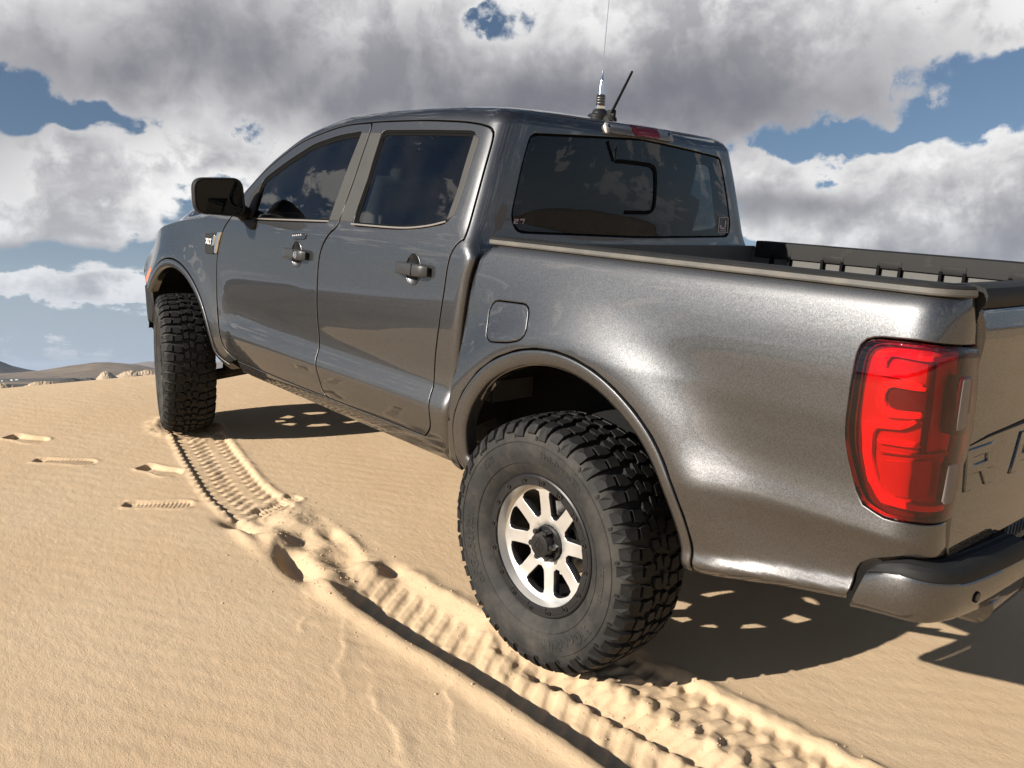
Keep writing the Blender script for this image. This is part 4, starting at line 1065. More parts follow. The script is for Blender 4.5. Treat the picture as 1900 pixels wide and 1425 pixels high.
def make_tyre_mesh():
    m = MB(); m.lathe([(r, o) for o, r in tyre_profile()], (0, 0, 0), (0, 1, 0), 96)
    t = MB(); NP = 23; pit = 2*PI*.404/NP
    for i in range(NP):
        u0 = i*pit
        for s in (1, -1):
            ph = 0 if s > 0 else .5*pit
            _OFF[:] = [u0+ph, 19/23]; b = 0.0
            # shoulder lugs: a long one and a short one, wrapping down the side wall
            t.cur = 0
            lug(t, [(b+.004, s*.084), (b+.050, s*.078), (b+.056, s*.115), (b+.054, s*.160), (b+.010, s*.160), (b+.006, s*.115)], .0145, .90)
            lug(t, [(b+.071, s*.092), (b+.115, s*.086), (b+.121, s*.115), (b+.122, s*.146), (b+.078, s*.146), (b+.074, s*.115)], .0145, .90)
            # biting edges low on the side wall
            lug(t, [(b+.060, s*.150), (b+.073, s*.146), (b+.073, s*.162), (b+.060, s*.164)], .007, .8)
            # intermediate and centre blocks, angular and interlocking
            lug(t, [(b+.000, s*.040), (b+.036, s*.030), (b+.052, s*.042), (b+.044, s*.072), (b+.004, s*.078)], .0145, .90)
            lug(t, [(b+.062, s*.036), (b+.104, s*.046), (b+.112, s*.080), (b+.066, s*.084), (b+.056, s*.066)], .0145, .90)
            lug(t, [(b+.024, s*-.002), (b+.072, s*.006), (b+.062, s*.028), (b+.040, s*.024), (b+.014, s*.028)], .0145, .88)
            lug(t, [(b+.086, s*.000), (b+.124, s*.008), (b+.126, s*.032), (b+.102, s*.038), (b+.078, s*.026)], .0145, .88)
    return m, t
def bend_text(txt, size, r0, ang0, spacing=1.05, bold=.0012):
    """raised letters laid round the side wall; ang0 = angle of the middle of the text, clockwise from the top"""
    v, f = text_mesh(txt, size, .0012, spacing, bold)
    w = v[:, 0].max()-v[:, 0].min(); x = v[:, 0]-v[:, 0].min()-w/2
    th = ang0+x/r0; r = r0+v[:, 1]-size*.35
    half = np.array([(.118, .246), (.130, .268), (.1415, .300), (.1445, .326), (.141, .352), (.134, .372)])
    o = np.interp(r, half[:, 1], half[:, 0])+v[:, 2]*.9+.0006
    # seen from outside (+y), x forward is to the LEFT, so clockwise from the top runs towards -x
    return np.c_[-r*np.sin(th), o, r*np.cos(th)], f
def rim_parts():
    R = {}
    # outer black ring with its scalloped inside and the barrel
    m = MB(); m.lathe([(.1985, .066), (.1990, .087), (.2010, .0905), (.229, .0925), (.2340, .0895), (.2375, .080), (.239, .076)], (0, 0, 0), (0, 1, 0), 72)
    R['ring'] = m
    m = MB(); m.lathe([(.1992, .0870), (.1975, .080), (.1925, .058), (.186, .0525), (.182, .050)], (0, 0, 0), (0, 1, 0), 72); R['lip'] = m
    m = MB(); m.lathe([(.197, .050), (.194, .0), (.192, -.06), (.200, -.10), (.228, -.106), (.238, -.10)], (0, 0, 0), (0, 1, 0), 64); R['barrel'] = m
    return R
def S_disc(x, z):
    r = np.hypot(x, z); o = .046+.006*sstep(r, .10, .19)-.010*sstep(r, .075, .055)
    return np.stack([x, o, z], -1)
def make_spokes():
    outer = arc_pts(0, 0, .1935, 0, 360, 73)[:-1]; holes = [arc_pts(0, 0, .058, 0, 360, 33)[:-1]]
    for k in range(8):
        a = PI/8+k*PI/4; ri, ro = .088, .1765; wi, wo = .0115, .0465
        e = lambda r, w: (r*math.cos(a)-w*math.sin(a), r*math.sin(a)+w*math.cos(a))
        holes.append(roundpoly([e(ri, -wi), e(ro-.010, -wo), e(ro+.002, -wo*.55), e(ro+.004, 0), e(ro+.002, wo*.55), e(ro-.010, wo), e(ri, wi)], [.012, .010, .02, .03, .02, .010, .012], 4))
    return panel_mesh(S_disc, outer, holes, step=.016, roll=.0025, depth=.028, sgn=-1)
_tm, _tt = make_tyre_mesh(); _rp = rim_parts(); _sv, _sf, _sn = make_spokes()
def logo(m):
    # raised diamond mark on the cap
    D = [(0, .024), (.020, 0), (0, -.024), (-.020, 0)]
    for a, b in zip(D, D[1:]+D[:1]):
        a = np.array(a); b = np.array(b); t = (b-a)/np.linalg.norm(b-a); n = np.array([-t[1], t[0]])*.0013
        m.prism([a+n, b+n, b-n, a-n], lambda x, z, d: (x, d, z), .0835, .0855)
def make_wheel(x, y, z, yaw, spin, rear, sy=1):
    w = empty('wheel', truck, (x, y, z)); w.rotation_euler = (0, 0, yaw+(PI if sy < 0 else 0))
    tag(w, 'rear wheel with eight silver spokes' if rear else 'front wheel turned to the right')
    global _wdata
    spn = Matrix.Rotation(spin, 4, 'Y')
    def put(name, o):
        o.parent = w; o.matrix_local = spn; return o
    if _wdata is None:
        tyre = _tm.build('tyre', MAT['rubber'], w, flat=0)
        tread = _tt.build('tread', MAT['rubber_tread'], w, flat=25)
        texts = []
        for s_, sz, r, a in (('BFGoodrich', .050, .312, -1.75), ('Mud-Terrain T/A', .026, .318, .52), ('KM3', .030, .318, -.62), ('LT285/70R17', .020, .306, 1.75), ('BFGoodrich', .050, .312, 2.75-.1)):
            v, f = bend_text(s_, sz, r, a); tx = MB(); tx.add(v, f); texts.append(('side_wall_lettering', tx.build('side_wall_lettering', MAT['rubber'], w, smooth=False)))
        # fine moulding rings
        mr = MB()
        for r_, o_ in ((.344, .1432), (.276, .1338)): mr.lathe([(r_-.0018, o_-.0005), (r_, o_+.0016), (r_+.0018, o_-.0008)], (0, 0, 0), (0, 1, 0), 72)
        rings = mr.build('side_wall_ring', MAT['rubber'], w)
        ring_ = _rp['ring'].build('bead_ring', MAT['ring_black'], w); lip = _rp['lip'].build('rim_lip', MAT['machined'], w); bar = _rp['barrel'].build('rim_barrel', MAT['ring_black'], w)
        spk = mk('spokes', _sv, _sf, MAT['machined'], w, mats=[MAT['machined'], MAT['ring_black']], fmat=[0 if _sn[q[0]][1] > .55 and _sn[q[-1]][1] > .55 else 1 for q in _sf], normals=_sn)
        hub = MB(); hub.lathe([(.0, .052), (.058, .052), (.0585, .034), (.062, .030)], (0, 0, 0), (0, 1, 0), 32); hb = hub.build('hub_plate', MAT['ring_black'], w)
        cap = MB(); cap.lathe([(.0005, .084), (.034, .084), (.0385, .0825), (.040, .078), (.0415, .060), (.043, .045)], (0, 0, 0), (0, 1, 0), 32); logo(cap)
        for txt, dx, dz, sz in (('X', -.0062, .0005, .016), ('D', -.006, -.0150, .016)):
            v, f = text_mesh(txt, sz, .0009, 1, .0004); v2 = np.c_[-(v[:, 0]+dx), v[:, 2]+.0845, v[:, 1]+dz]; cap.add(v2, f)
        cp = cap.build('centre_cap', MAT['ring_black'], w)
        pieces = [('tyre', tyre), ('tread', tread), ('side_wall_ring', rings), ('bead_ring', ring_), ('rim_lip', lip), ('rim_barrel', bar), ('spokes', spk), ('hub_plate', hb), ('centre_cap', cp)]+texts
        bolt = MB(); bolt.lathe([(.0078, -.004), (.0078, .003), (.0072, .0042), (.0045, .0046), (.0045, .0015), (.0005, .0015)], (0, 0, 0), (0, 1, 0), 12)
        pad = None
        for k in range(16):
            a = 2*PI*(k+.5)/16; o = bolt.build('ring_bolt', MAT['bolt_black'], w) if k == 0 else link(bpy.data.objects.new('ring_bolt', b0.data), w)
            if k == 0: b0 = o
            o['off'] = 0; pieces.append(('ring_bolt', o)); o.location = (.2160*math.sin(a), .0920, .2160*math.cos(a))
        nut = MB(); nut.lathe([(.0105, -.005), (.0105, .022), (.008, .027), (.0045, .029), (.0005, .029)], (0, 0, 0), (0, 1, 0), 6)
        for k in range(6):
            a = 2*PI*(k+.5)/6; o = nut.build('lug_nut', MAT['bolt_black'], w, flat=20) if k == 0 else link(bpy.data.objects.new('lug_nut', n0.data), w)
            if k == 0: n0 = o
            pieces.append(('lug_nut', o)); o.location = (.0475*math.sin(a), .052, .0475*math.cos(a))
        # raised scallops between the ring bolts
        sc_ = MB()
        for k in range(16):
            a0, a1 = 2*PI*(k+.5)/16+.055, 2*PI*(k+1.5)/16-.055
            pts = [(.2012*math.sin(q), .2012*math.cos(q)) for q in np.linspace(a0, a1, 7)]+[(.2225*math.sin(q), .2225*math.cos(q)) for q in np.linspace(a1-.02, a0+.02, 7)]
            sc_.prism(pts, lambda x, z, d: (x, d, z), .0905, .0938, .0012)
        pieces.append(('ring_scallops', sc_.build('ring_scallops', MAT['ring_black'], w, flat=25)))
        disc = MB(); disc.lathe([(.02, .0), (.125, .0), (.125, -.02), (.10, -.022), (.08, .012), (.02, .012)], (0, 0, 0), (0, 1, 0), 40); pieces.append(('brake_disc', disc.build('brake_disc', MAT['steel'], w)))
        for nme, o in pieces:
            if nme not in ('tyre', 'tread', 'side_wall_lettering', 'side_wall_ring', 'rim_barrel', 'brake_disc'): o.location.y += .022
        _wdata = pieces
        for nme, o in pieces:
            loc = spn @ o.location if o.location.length > 0 else Vector((0, 0, 0)); o.rotation_euler = (0, spin, 0); o.location = loc
    else:
        for nme, o0 in _wdata:
            o = bpy.data.objects.new(nme, o0.data); link(o, w)
            base = Matrix.Rotation(-_spin0, 4, 'Y') @ o0.location
            o.location = spn @ base; o.rotation_euler = (0, spin, 0)
    return w
_wdata = None; _spin0 = math.radians(9)
AX_Y = .848
make_wheel(0, AX_Y, 0, 0, _spin0, True)
make_wheel(3.235, .858, .008, math.radians(-15.5), 1.1, False)
make_wheel(0, -AX_Y, 0, 0, .6, True, -1)
make_wheel(3.235, -.858, .008, math.radians(-15.5), .2, False, -1)
# ------------------------------------------------------------------ door handles, mirror
def on(S, a, h, d=0.0):
    a = np.atleast_1d(np.asarray(a, float)); h = np.atleast_1d(np.asarray(h, float))
    return S(a, h)-snormal(S, a, h)*d
def frame_at(S, a, h):
    """local axes on the panel: along x, outward, up"""
    n = -snormal(S, np.array([a]), np.array([h]))[0]; t = np.array([1.0, 0, 0]); t -= n*np.dot(t, n); t /= np.linalg.norm(t)
    return t, n, np.cross(t, n)*-1 if np.cross(t, n)[2] < 0 else np.cross(t, n)
def handle(parent, px, key):
    a, h = cab_px([px], (1.2, .8))[0]; p = on(S_cab, a, h)[0]; t, n, u = frame_at(S_cab, a, h)
    fn = lambda x, z, d: p+t*x+u*z+n*d
    # scooped cup behind the grip
    cup = MB(); rows = []
    for k, r in enumerate((1.0, .93, .75, .45, .05)):
        rows.append([fn(.047*r*math.cos(q), .058*r*math.sin(q), -.001-(.014*(1-r**2))) for q in np.linspace(0, 2*PI, 29)])
    cup.grid(rows); hd = cup.build('handle_cup', MAT['paint'], parent, flat=0)
    # lip round the cup
    lp = MB(); lp.tube([fn(.0475*math.cos(q), .0585*math.sin(q), .001) for q in np.linspace(0, 2*PI, 33)], .0018, 6, caps=False); lp.build('handle_cup_edge', MAT['paint'], parent)
    g = MB(); xs = np.linspace(-.112, .092, 25); rows = []
    for q in np.linspace(0, 2*PI, 17):
        rr = []
        for x in xs:
            e = min(1, ((x-xs[0])/.022))**.5*min(1, ((xs[-1]-x)/.014))**.5 if xs[0] < x < xs[-1] else .35
            arch = .029-.013*((x+.010)/.102)**4
            cz = .0235*(.72+.28*e); cy = .0115*e
            s_, c_ = math.sin(q), math.cos(q)
            rr.append(fn(x, cz*np.sign(c_)*abs(c_)**.6, arch+cy*np.sign(s_)*abs(s_)**.7))
        rows.append(rr)
    g.grid(rows)
    for e in (0, -1): g.add([r[e] for r in rows[:-1]], [tuple(range(16))])
    grip = g.build('door_handle', MAT['handle_grey'], parent, flat=0)
    sm = MB(); sm.box(fn(-.040, 0, .0405), (.0012, .0012, .021), R=np.array([t, n, u])); sm.build('grip_seam', MAT['seam'], grip)
    if key:
        kc = MB(); kc.lathe([(.0005, .001), (.010, .0015), (.013, .0028), (.016, .002), (.0165, -.003)], fn(-.058, 0, .0405), n, 20); kc.build('key_cylinder', MAT['chrome'], grip)
    return hd
handle(rd, HANDLE_PX['r'], False); handle(fd, HANDLE_PX['f'], True)
# keypad above the front handle
kp = cab_px([(544, 434), (567, 432), (570, 436), (567, 444), (546, 445)], (1.6, .85))
kd = panel('keypad', S_cab, roundpoly(kp, .006), MAT['gloss_black'], fd, step=.01, roll=.003, lift=.006, depth=.01)
for k in range(5):
    c = cab_px([(546.5+k*3.6, 437.4-.35*k)], (1.6, .85))[0]; q = on(S_cab, c[0], c[1], .0075)[0]
    kk = MB(); kk.box(q, (.0035, .0008, .003), bev=.0006); kk.build('keypad_digit', MAT['white_print'], kd)
# door mirror
def mirror_unit():
    # housing seen from behind: rounded rectangle, facing back towards the driver
    cx = cab_px([(462, 402)], (2.3, .95))[0]; base = on(S_cab, 2.30, .945)[0]
    fwd = np.array([math.cos(.16), -math.sin(.16), 0]); rt = np.array([fwd[1], -fwd[0], 0])*-1    # rt points outward (+y)
    up = np.array([0, 0, 1.0]); c = np.array([2.235, 1.035, 1.012])
    fn = lambda y, z, d: c+rt*y+up*z+fwd*d
    out = roundpoly([(-.125, -.085), (.118, -.075), (.122, .088), (-.108, .098)], [.05, .05, .055, .05], 8)
    out = resample(out, .012)
    m = MB(); rows = []
    for s, d in ((.90, .004), (.955, -.002), (1.0, .004), (1.03, .02), (1.02, .045), (.95, .072), (.80, .094), (.55, .108), (.25, .113), (.02, .114)):
        rows.append([fn(q[0]*s, q[1]*s, d) for q in np.vstack([out, out[:1]])])
    m.grid(rows); mir = m.build('door_mirror', MAT['trim'], fd, flat=0)
    cap = MB(); rows = []
    for s, d in ((1.034, .030), (1.032, .044), (.965, .073), (.815, .096), (.56, .110), (.25, .116), (.02, .117)):
        rows.append([fn(q[0]*s, q[1]*s, d) for q in np.vstack([out, out[:1]])])
    cap.grid(rows); cap.build('mirror_cap', MAT['gloss_black'], mir, flat=0)
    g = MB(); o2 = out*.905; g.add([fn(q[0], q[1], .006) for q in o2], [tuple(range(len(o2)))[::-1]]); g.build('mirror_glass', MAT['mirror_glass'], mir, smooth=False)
    # triangular sail and arm
    sl = cab_px([(466, 404), (476, 372), (487, 340), (478, 346), (462, 368), (450, 404)], (2.3, 1.0))
    panel('mirror_sail', S_cab, sl, MAT['trim'], mir, step=.02, roll=.003, lift=.004, depth=.02)
    ar = MB(); ar.tube([on(S_cab, 2.33, .93, -.01)[0], on(S_cab, 2.31, .935, .04)[0]+[0, 0, .005], fn(-.09, -.055, .045)], [.040, .036, .034], 12); ar.build('mirror_arm', MAT['trim'], mir)
    ft = cab_px([(452, 408), (478, 408), (474, 424), (468, 427), (458, 418)], (2.3, .93)); panel('mirror_foot', S_cab, roundpoly(ft, .01), MAT['trim'], mir, step=.02, roll=.004, lift=.012, depth=.02)
    return mir
mirror_unit()

# ------------------------------------------------------------------ rear window details
gp_ = lambda px: cab_px(px, (-.3, 1.15))
def strip(name, S, pts, w, mat, parent, lift):
    c = spline(pts, 6); t = np.gradient(c, axis=0); t /= np.linalg.norm(t, axis=1)[:, None]; n = np.c_[-t[:, 1], t[:, 0]]*w/2
    P = np.vstack([c+n, (c-n)[::-1]]); return panel(name, S, P, mat, parent, step=.02, roll=.0008, lift=lift, depth=.003)
strip('slider_frame', S_cab, gp_([(1143, 299), (1160, 300), (1195, 304.5), (1209, 308), (1216, 317), (1217, 340), (1215, 375), (1212, 388), (1203, 394), (1160, 394)]), .016, MAT['seam'], rear_glass, .000)
strip('slider_frame', S_cab, gp_([(1128, 262), (1133, 280), (1139, 299)]), .008, MAT['seam'], rear_glass, .000)
ring_half = np.vstack([rear_half]);
sg = panel_sym('window_seal', S_cab, np.vstack([[(a_center(1.352), 1.352)], GL+[(.010, .010), (.011, 0), (.011, -.005)], [GB+np.array([.012, -.012])], [(a_center(.952), .952)], [(a_center(.970), .970)], [GB+np.array([-.03, .009])], GL[::-1]+[(-.006, .02), (-.008, 0), (-.008, -.008)], [(a_center(1.335), 1.335)]]), MAT['seam'], rear_glass, step=.03, roll=.001, lift=-.007, depth=.003)
# stickers
def sticker(name, polys, mat, lift=-.0015):
    for P in polys: panel(name, S_cab, gp_(P), MAT[mat], rear_glass, step=.02, roll=.0003, lift=lift, depth=.001)
sticker('number_sticker', [[(955, 406.5), (963, 406), (961.5, 411), (956.5, 411.3), (956, 413.2), (961, 413.2), (960.6, 415), (953.2, 415), (954.2, 409.8), (959.5, 409.3), (959.8, 408.2), (954.6, 408.5)],
                           [(965.5, 406.2), (975, 405.8), (974, 409.5), (971.5, 415), (969.6, 415), (972, 408.6), (965, 409)]], 'pink_print')
def outline(P, w):
    P = np.asarray(P, float); return [np.array([P[i], P[(i+1) % len(P)], P[(i+1) % len(P)]+[w, w*.6], P[i]+[w, w*.6]]) for i in range(len(P))]
sticker('decal', [[(1335, 403), (1352, 403), (1352, 404.2), (1335, 404.2)], [(1335, 404), (1336.3, 404), (1333.4, 431), (1332, 431)], [(1351, 404), (1352.2, 404), (1351.5, 431), (1350.2, 431)], [(1332, 430.2), (1351.5, 431), (1351.5, 432.2), (1332, 431.4)],
                  [(1346, 409), (1348.2, 409), (1347, 421), (1344.6, 421)], [(1335, 419), (1338, 417), (1340, 421), (1337, 424)], [(1336, 423), (1345, 422), (1348, 424), (1340, 426.5)], [(1337, 427.5), (1347, 427.5), (1347, 428.8), (1337, 428.6)]], 'pink_print')
# high brake lamp on the roof edge
zb_ = 1.383
def S_bl(y, t):
    """rear upper roof edge as a surface in (y, height)"""
    y = np.asarray(y, float); t = np.asarray(t, float)
    a = float(a_center(1.36))-y*0; h = np.clip(t, .9, 1.45)
    L0 = np.array([a_center(q) for q in np.atleast_1d(h).ravel()]).reshape(np.shape(np.atleast_1d(h)))
    return S_cab(np.atleast_1d(L0+y), np.atleast_1d(h))
def bl_px(px): return invert(S_bl, px, (0.05, 1.36))
BLP = bl_px([(1118, 232), (1150, 234), (1195, 242), (1232, 249), (1239, 259), (1240, 270), (1195, 266), (1150, 261), (1116, 255), (1115, 243)])
print('brake lamp', BLP.round(3).tolist())
by0, by1 = -.192, .222; bz0, bz1 = 1.350, 1.393
blm = roundpoly([(by0, bz0), (by1, bz0), (by1, bz1), (by0, bz1)], [.012, .012, .025, .025])
bl_ = panel('high_brake_lamp', S_bl, blm, MAT['lamp_white'], truck, step=.015, roll=.004, lift=.012, depth=.025, sgn=-1)
panel('lens', S_bl, offset2(ccw(blm), .001)[0], MAT['glass_clear'], bl_, step=.02, roll=.004, lift=.020, depth=.012, sgn=-1)
panel('red_segment', S_bl, np.array([(-.088, bz0+.004), (.062, bz0+.004), (.078, bz1-.004), (-.074-.02, bz1-.004)]), MAT['lamp_white'], bl_, step=.015, roll=.002, lift=.0165, depth=.012, sgn=-1)
panel('red_lens', S_bl, np.array([(-.088, bz0+.003), (.062, bz0+.003), (.078, bz1-.003), (-.074-.02, bz1-.003)]), MAT['lens_red'], bl_, step=.015, roll=.001, lift=.0205, depth=.012, sgn=-1)
for k in range(9):
    z_ = bz0+.004+k*.0042; lm = MB(); q = [S_bl(np.array([y]), np.array([z_]))[0]+np.array([-.0135, 0, 0]) for y in np.linspace(by0+.012, by1-.012, 16)]; lm.tube(q, .0012, 5); lm.build('lamp_rib', MAT['lamp_silver'], bl_)
for yy in (by0+.02, by1-.02, .055): 
    bu = MB(); bu.lathe([(.0005, .006), (.007, .004), (.008, 0)], S_bl(np.array([yy]), np.array([1.385]))[0]+np.array([-.013, 0, 0]), (-1, 0, .3), 14); bu.build('lamp_screw', MAT['trim'], bl_)
# stub antenna of the truck
def ray_at(u, v, x=None, z=None, y=None):
    d = CAM_R.T @ np.array([(u-950)/FPX, (v-712.5)/FPX, 1.0])
    k = (x-CAM_C[0])/d[0] if x is not None else (z-CAM_C[2])/d[2] if z is not None else (y-CAM_C[1])/d[1]
    return CAM_C+d*k
roofz = float(S_roof(np.array([.78]), np.array([.0]))[0, 2])
p_st = ray_at(1132, 218, x=.74); p_te = ray_at(1173, 133, x=.46)
st = MB(); st.lathe([(.030, -.01), (.029, .006), (.022, .014), (.012, .019), (.0005, .021)], (p_st[0], p_st[1], roofz-.004), (0, 0, 1), 24)
st.box((p_st[0]-.006, p_st[1], roofz+.022), (.020, .008, .014), bev=.004)
sb = st.build('stub_antenna', MAT['trim'], truck)
rd_ = MB(); p0 = np.array([p_st[0]-.005, p_st[1], roofz+.022]); dirn = p_te-p0; rd_.tube([p0+dirn*k for k in np.linspace(0, 1, 6)], [.0062, .006, .0055, .005, .0048, .0046], 8)
for k in np.linspace(.06, .98, 30): rd_.tube([p0+dirn*k, p0+dirn*(k+.012)], .0066-.0016*k, 8)
rd_.build('antenna_rod', MAT['trim'], sb)

# ------------------------------------------------------------------ cabin seen through the tinted glass
def cushion(m, c, h, R=None, bev=.05): m.box(c, h, R, bev)
def rotx(a): return np.array([[math.cos(a), 0, math.sin(a)], [0, 1, 0], [-math.sin(a), 0, math.cos(a)]])
def seat(x, y, bench=False):
    m = MB(); wy = .66 if bench else .25
    cushion(m, (x+.10, y, .60), (.25, wy, .07)); cushion(m, (x-.16, y, .86), (.065, wy*.96, .30), rotx(.22), .05)
    s = m.build('seat', MAT['cabin'], truck, flat=0)
    for yy in ((-.40, .0, .40) if bench else (y,)):
        r = MB(); cushion(r, (x-.255, yy, 1.215), (.045, .135, .085), rotx(.15), .035); r.build('head_rest', MAT['cabin'], s, flat=0)
        for q in (-.05, .05):
            p = MB(); p.tube([(x-.24, yy+q, 1.05), (x-.25, yy+q, 1.16)], .007, 6); p.build('head_rest_post', MAT['steel'], s)
    return s
seat(1.80, .37); seat(1.80, -.37); seat(.92, 0, True)
m = MB(); m.box((2.62, 0, .80), (.16, .70, .14), bev=.05); m.build('dashboard', MAT['cabin'], truck, flat=0)
m = MB(); q = np.linspace(0, 2*PI, 33); c = np.array([2.32, .37, .90]); tl_ = rotx(-.42)
m.tube([c+np.array([0, .185*math.cos(t), .185*math.sin(t)]) @ tl_ for t in q], .015, 8, caps=False); m.box(c+np.array([.03, 0, -.01]), (.03, .06, .05), tl_, .015); m.box(c, (.008, .17, .014), tl_, .004)
m.tube([c, c+np.array([.3, 0, -.12])], .03, 8); m.build('steering_wheel', MAT['cabin'], truck, flat=0)
m = MB(); m.box((1.6, 0, .38), (1.15, .80, .02)); m.build('cab_floor', MAT['cabin'], truck)
# inner door cards up to the window line, headliner
m = MB()
for sy in (1, -1):
    G = [[(x, sy*(float(_yc(z))-.055), z) for x in np.linspace(.62, 2.5, 12)] for z in np.linspace(.38, .925, 6)]
    m.grid(G, flip=sy > 0)
m.build('door_card', MAT['cabin'], truck)
m = MB(); m.grid([[(x, y, float(zr(np.array(x)))-.035) for x in np.linspace(.62, 1.95, 12)] for y in np.linspace(-.60, .60, 8)]); m.build('headliner', MAT['cabin_light'], truck)
m = MB(); m.box((1.405, .775, 1.14), (.055, .012, .22), np.array([[1, 0, 0], [0, .94, .34], [0, -.34, .94]])); m.mirror(); m.build('pillar_lining', MAT['cabin'], truck)
m = MB(); m.grid([[(.60, y, z) for y in np.linspace(-.78, .78, 6)] for z in (.40, .93)]); m.build('cab_back_lining', MAT['cabin'], truck)
m = MB(); m.box((2.03, 0, 1.27), (.012, .10, .028), bev=.01); m.build('inside_mirror', MAT['cabin'], truck)

# ------------------------------------------------------------------ front end
m = MB(); rows = []
for z, x in ((.62, 4.03), (.50, 4.07), (.40, 4.08), (.30, 4.05)): rows.append([(x-.20*(abs(y)/.68)**3, y, z) for y in np.linspace(.68, -.68, 15)])
m.grid(rows); gl_ = m.build('grille', MAT['gloss_black'], truck)
for z in (.58, .51, .44):
    b = MB(); b.tube([(4.065-.18*(abs(y)/.72)**3, y, z) for y in np.linspace(.52, -.52, 11)], .014, 8); b.build('grille_bar', MAT['trim'], gl_)
m = MB(); rows = []
for d, z in ((-.06, .46), (0, .44), (.03, .38), (.03, .26), (0, .16), (-.12, .12), (-.22, .12)):
    rows.append([(x+d*(1 if abs(y) < .6 else .6), y*(1+.02*d), z) for x, y in ((3.86, .84), (3.95, .82), (4.03, .76), (4.10, .60), (4.13, .3), (4.14, 0), (4.13, -.3), (4.10, -.60), (4.03, -.76), (3.95, -.82), (3.86, -.84))])
m.grid(rows); m.build('front_bumper', MAT['trim'], truck, flat=50)
for sy in (1, -1):
    m = MB(); q = [[(3.90+.035*k, sy*(.735-.09*k), z) for k in range(4)] for z in (.735, .66, .60, .53)]; m.grid(q, flip=sy > 0); m.build('headlamp', MAT['lamp_silver'], truck)
    f = MB(); f.lathe([(.001, .03), (.03, .028), (.04, .02), (.042, -.05)], (3.80, sy*.70, .335), (-1, 0, 0), 16); f.build('fog_lamp', MAT['lamp_white'], truck)

# amber marker and bumper end ahead of the front wheel arch
def px_prism(name, px, y0, y1, mat, bev=.006):
    P = np.array([ray_at(u, v, y=y1) for u, v in px])[:, [0, 2]]; m = MB(); m.prism(P, lambda a, b, d: (a, d, b), y0, y1, bev); return m.build(name, MAT[mat], truck, flat=40)
LEFT.append(px_prism('side_marker', [(277.8, 496), (281.5, 503), (279.5, 520), (275, 526), (270, 522.5), (271, 511.5)], .80, .895, 'amber'))
LEFT.append(px_prism('bumper_end', [(267.7, 528), (276, 526), (279, 531), (284.5, 579), (282, 600), (277, 597), (270.5, 564)], .60, .885, 'trim', .01))
LEFT.append(px_prism('tow_hook', [(285, 542), (290, 542), (290, 555), (285, 555)], .74, .80, 'steel', .004))
# lettering on the wing badge
bc = wing_px([(386.5, 451.5)])[0]; tb, nb, ub = frame_at(S_wing, *bc); v, f = text_mesh('XLT', .040, .0015, 1.05, .0016)
pb = on(S_wing, bc[0], bc[1], .0135)[0]; xl = MB(); xl.add([pb-tb*q[0]+ub*q[1]+nb*q[2] for q in v], f); xl.build('badge_lettering', MAT['white_print'], vb, smooth=False)
# ------------------------------------------------------------------ underside: wells, frame, axles, springs
def well(x0, z0, r, y_in, y_out, name):
    m = MB(); t = np.radians(np.linspace(10, 170, 26))
    m.grid([[(x0+r*math.cos(q), y, z0+r*math.sin(q)) for q in t] for y in (y_out, y_in)], flip=True)
    m.add([(x0+r*math.cos(q), y_in, z0+r*math.sin(q)) for q in t], [tuple(range(26))])
    o = m.build(name, MAT['liner'], truck); return o
for x0, r, yi in ((0, .600, .60), (3.225, .600, .52)):
    LEFT.append(well(x0, .03, r, yi, .862, 'wheel_well'))
m = MB()
for sy in (1, -1):
    m.tube([(-1.05, sy*.50, .20), (-.55, sy*.50, .26), (0, sy*.50, .31), (.55, sy*.50, .20), (1.0, sy*.48, .10), (2.5, sy*.46, .10), (3.2, sy*.43, .22), (3.9, sy*.43, .20)], .055, 8)
m.build('chassis_frame', MAT['underbody'], truck)
m = MB(); m.tube([(0, -.80, 0), (0, .80, 0)], .045, 12); m.lathe([(.04, -.13), (.12, -.10), (.16, 0), (.12, .10), (.04, .13)], (0, 0, 0), (1, 0, 0), 20); m.build('rear_axle', MAT['underbody'], truck)
for sy in (1, -1):
    m = MB()
    for k in range(3): m.tube([(-.62+.12*k, sy*.57, .11-.028*k), (-.3, sy*.57, -.01-.022*k), (0, sy*.57, -.045-.022*k), (.32, sy*.57, -.01-.022*k), (.62-.12*k, sy*.57, .12-.03*k)], .014, 6)
    m.build('leaf_spring', MAT['underbody'], truck)
    m = MB(); m.tube([(.10, sy*.62, -.05), (.22, sy*.58, .22)], .032, 10); m.tube([(.20, sy*.58, .20), (.30, sy*.56, .46)], .022, 10); m.build('shock_absorber', MAT['underbody'], truck)
    m = MB(); m.tube([(3.20, sy*.58, -.05), (3.24, sy*.50, .45)], .050, 12); m.tube([(3.2, sy*.70, -.08), (3.2, sy*.25, -.04)], .035, 8); m.tube([(3.2, sy*.68, .10), (3.2, sy*.35, .16)], .025, 8); m.build('front_suspension', MAT['underbody'], truck)
m = MB(); m.box((1.6, 0, .17), (1.05, .72, .05), bev=.03); m.box((2.9, 0, .06), (.45, .36, .08), bev=.03); m.box((.9, -.1, .05), (.4, .28, .09), bev=.04); m.box((-.45, 0, .31), (.62, .56, .02)); m.build('floor_pan', MAT['underbody'], truck)
m = MB(); m.tube([(2.3, -.30, .02), (.6, -.34, .02), (.15, -.42, .24), (-.3, -.45, .22), (-.85, -.62, .10), (-1.05, -.72, .08)], .032, 10); m.build('exhaust', MAT['underbody'], truck)
m = MB(); m.tube([(2.2, 0, .02), (.15, 0, .0)], .035, 10); m.build('propshaft', MAT['underbody'], truck)
m = MB(); m.box((2.42, .66, .085), (.12, .10, .035), bev=.015); m.box((2.2, .72, .10), (.03, .04, .03), bev=.01); m.build('body_mount', MAT['underbody'], truck)

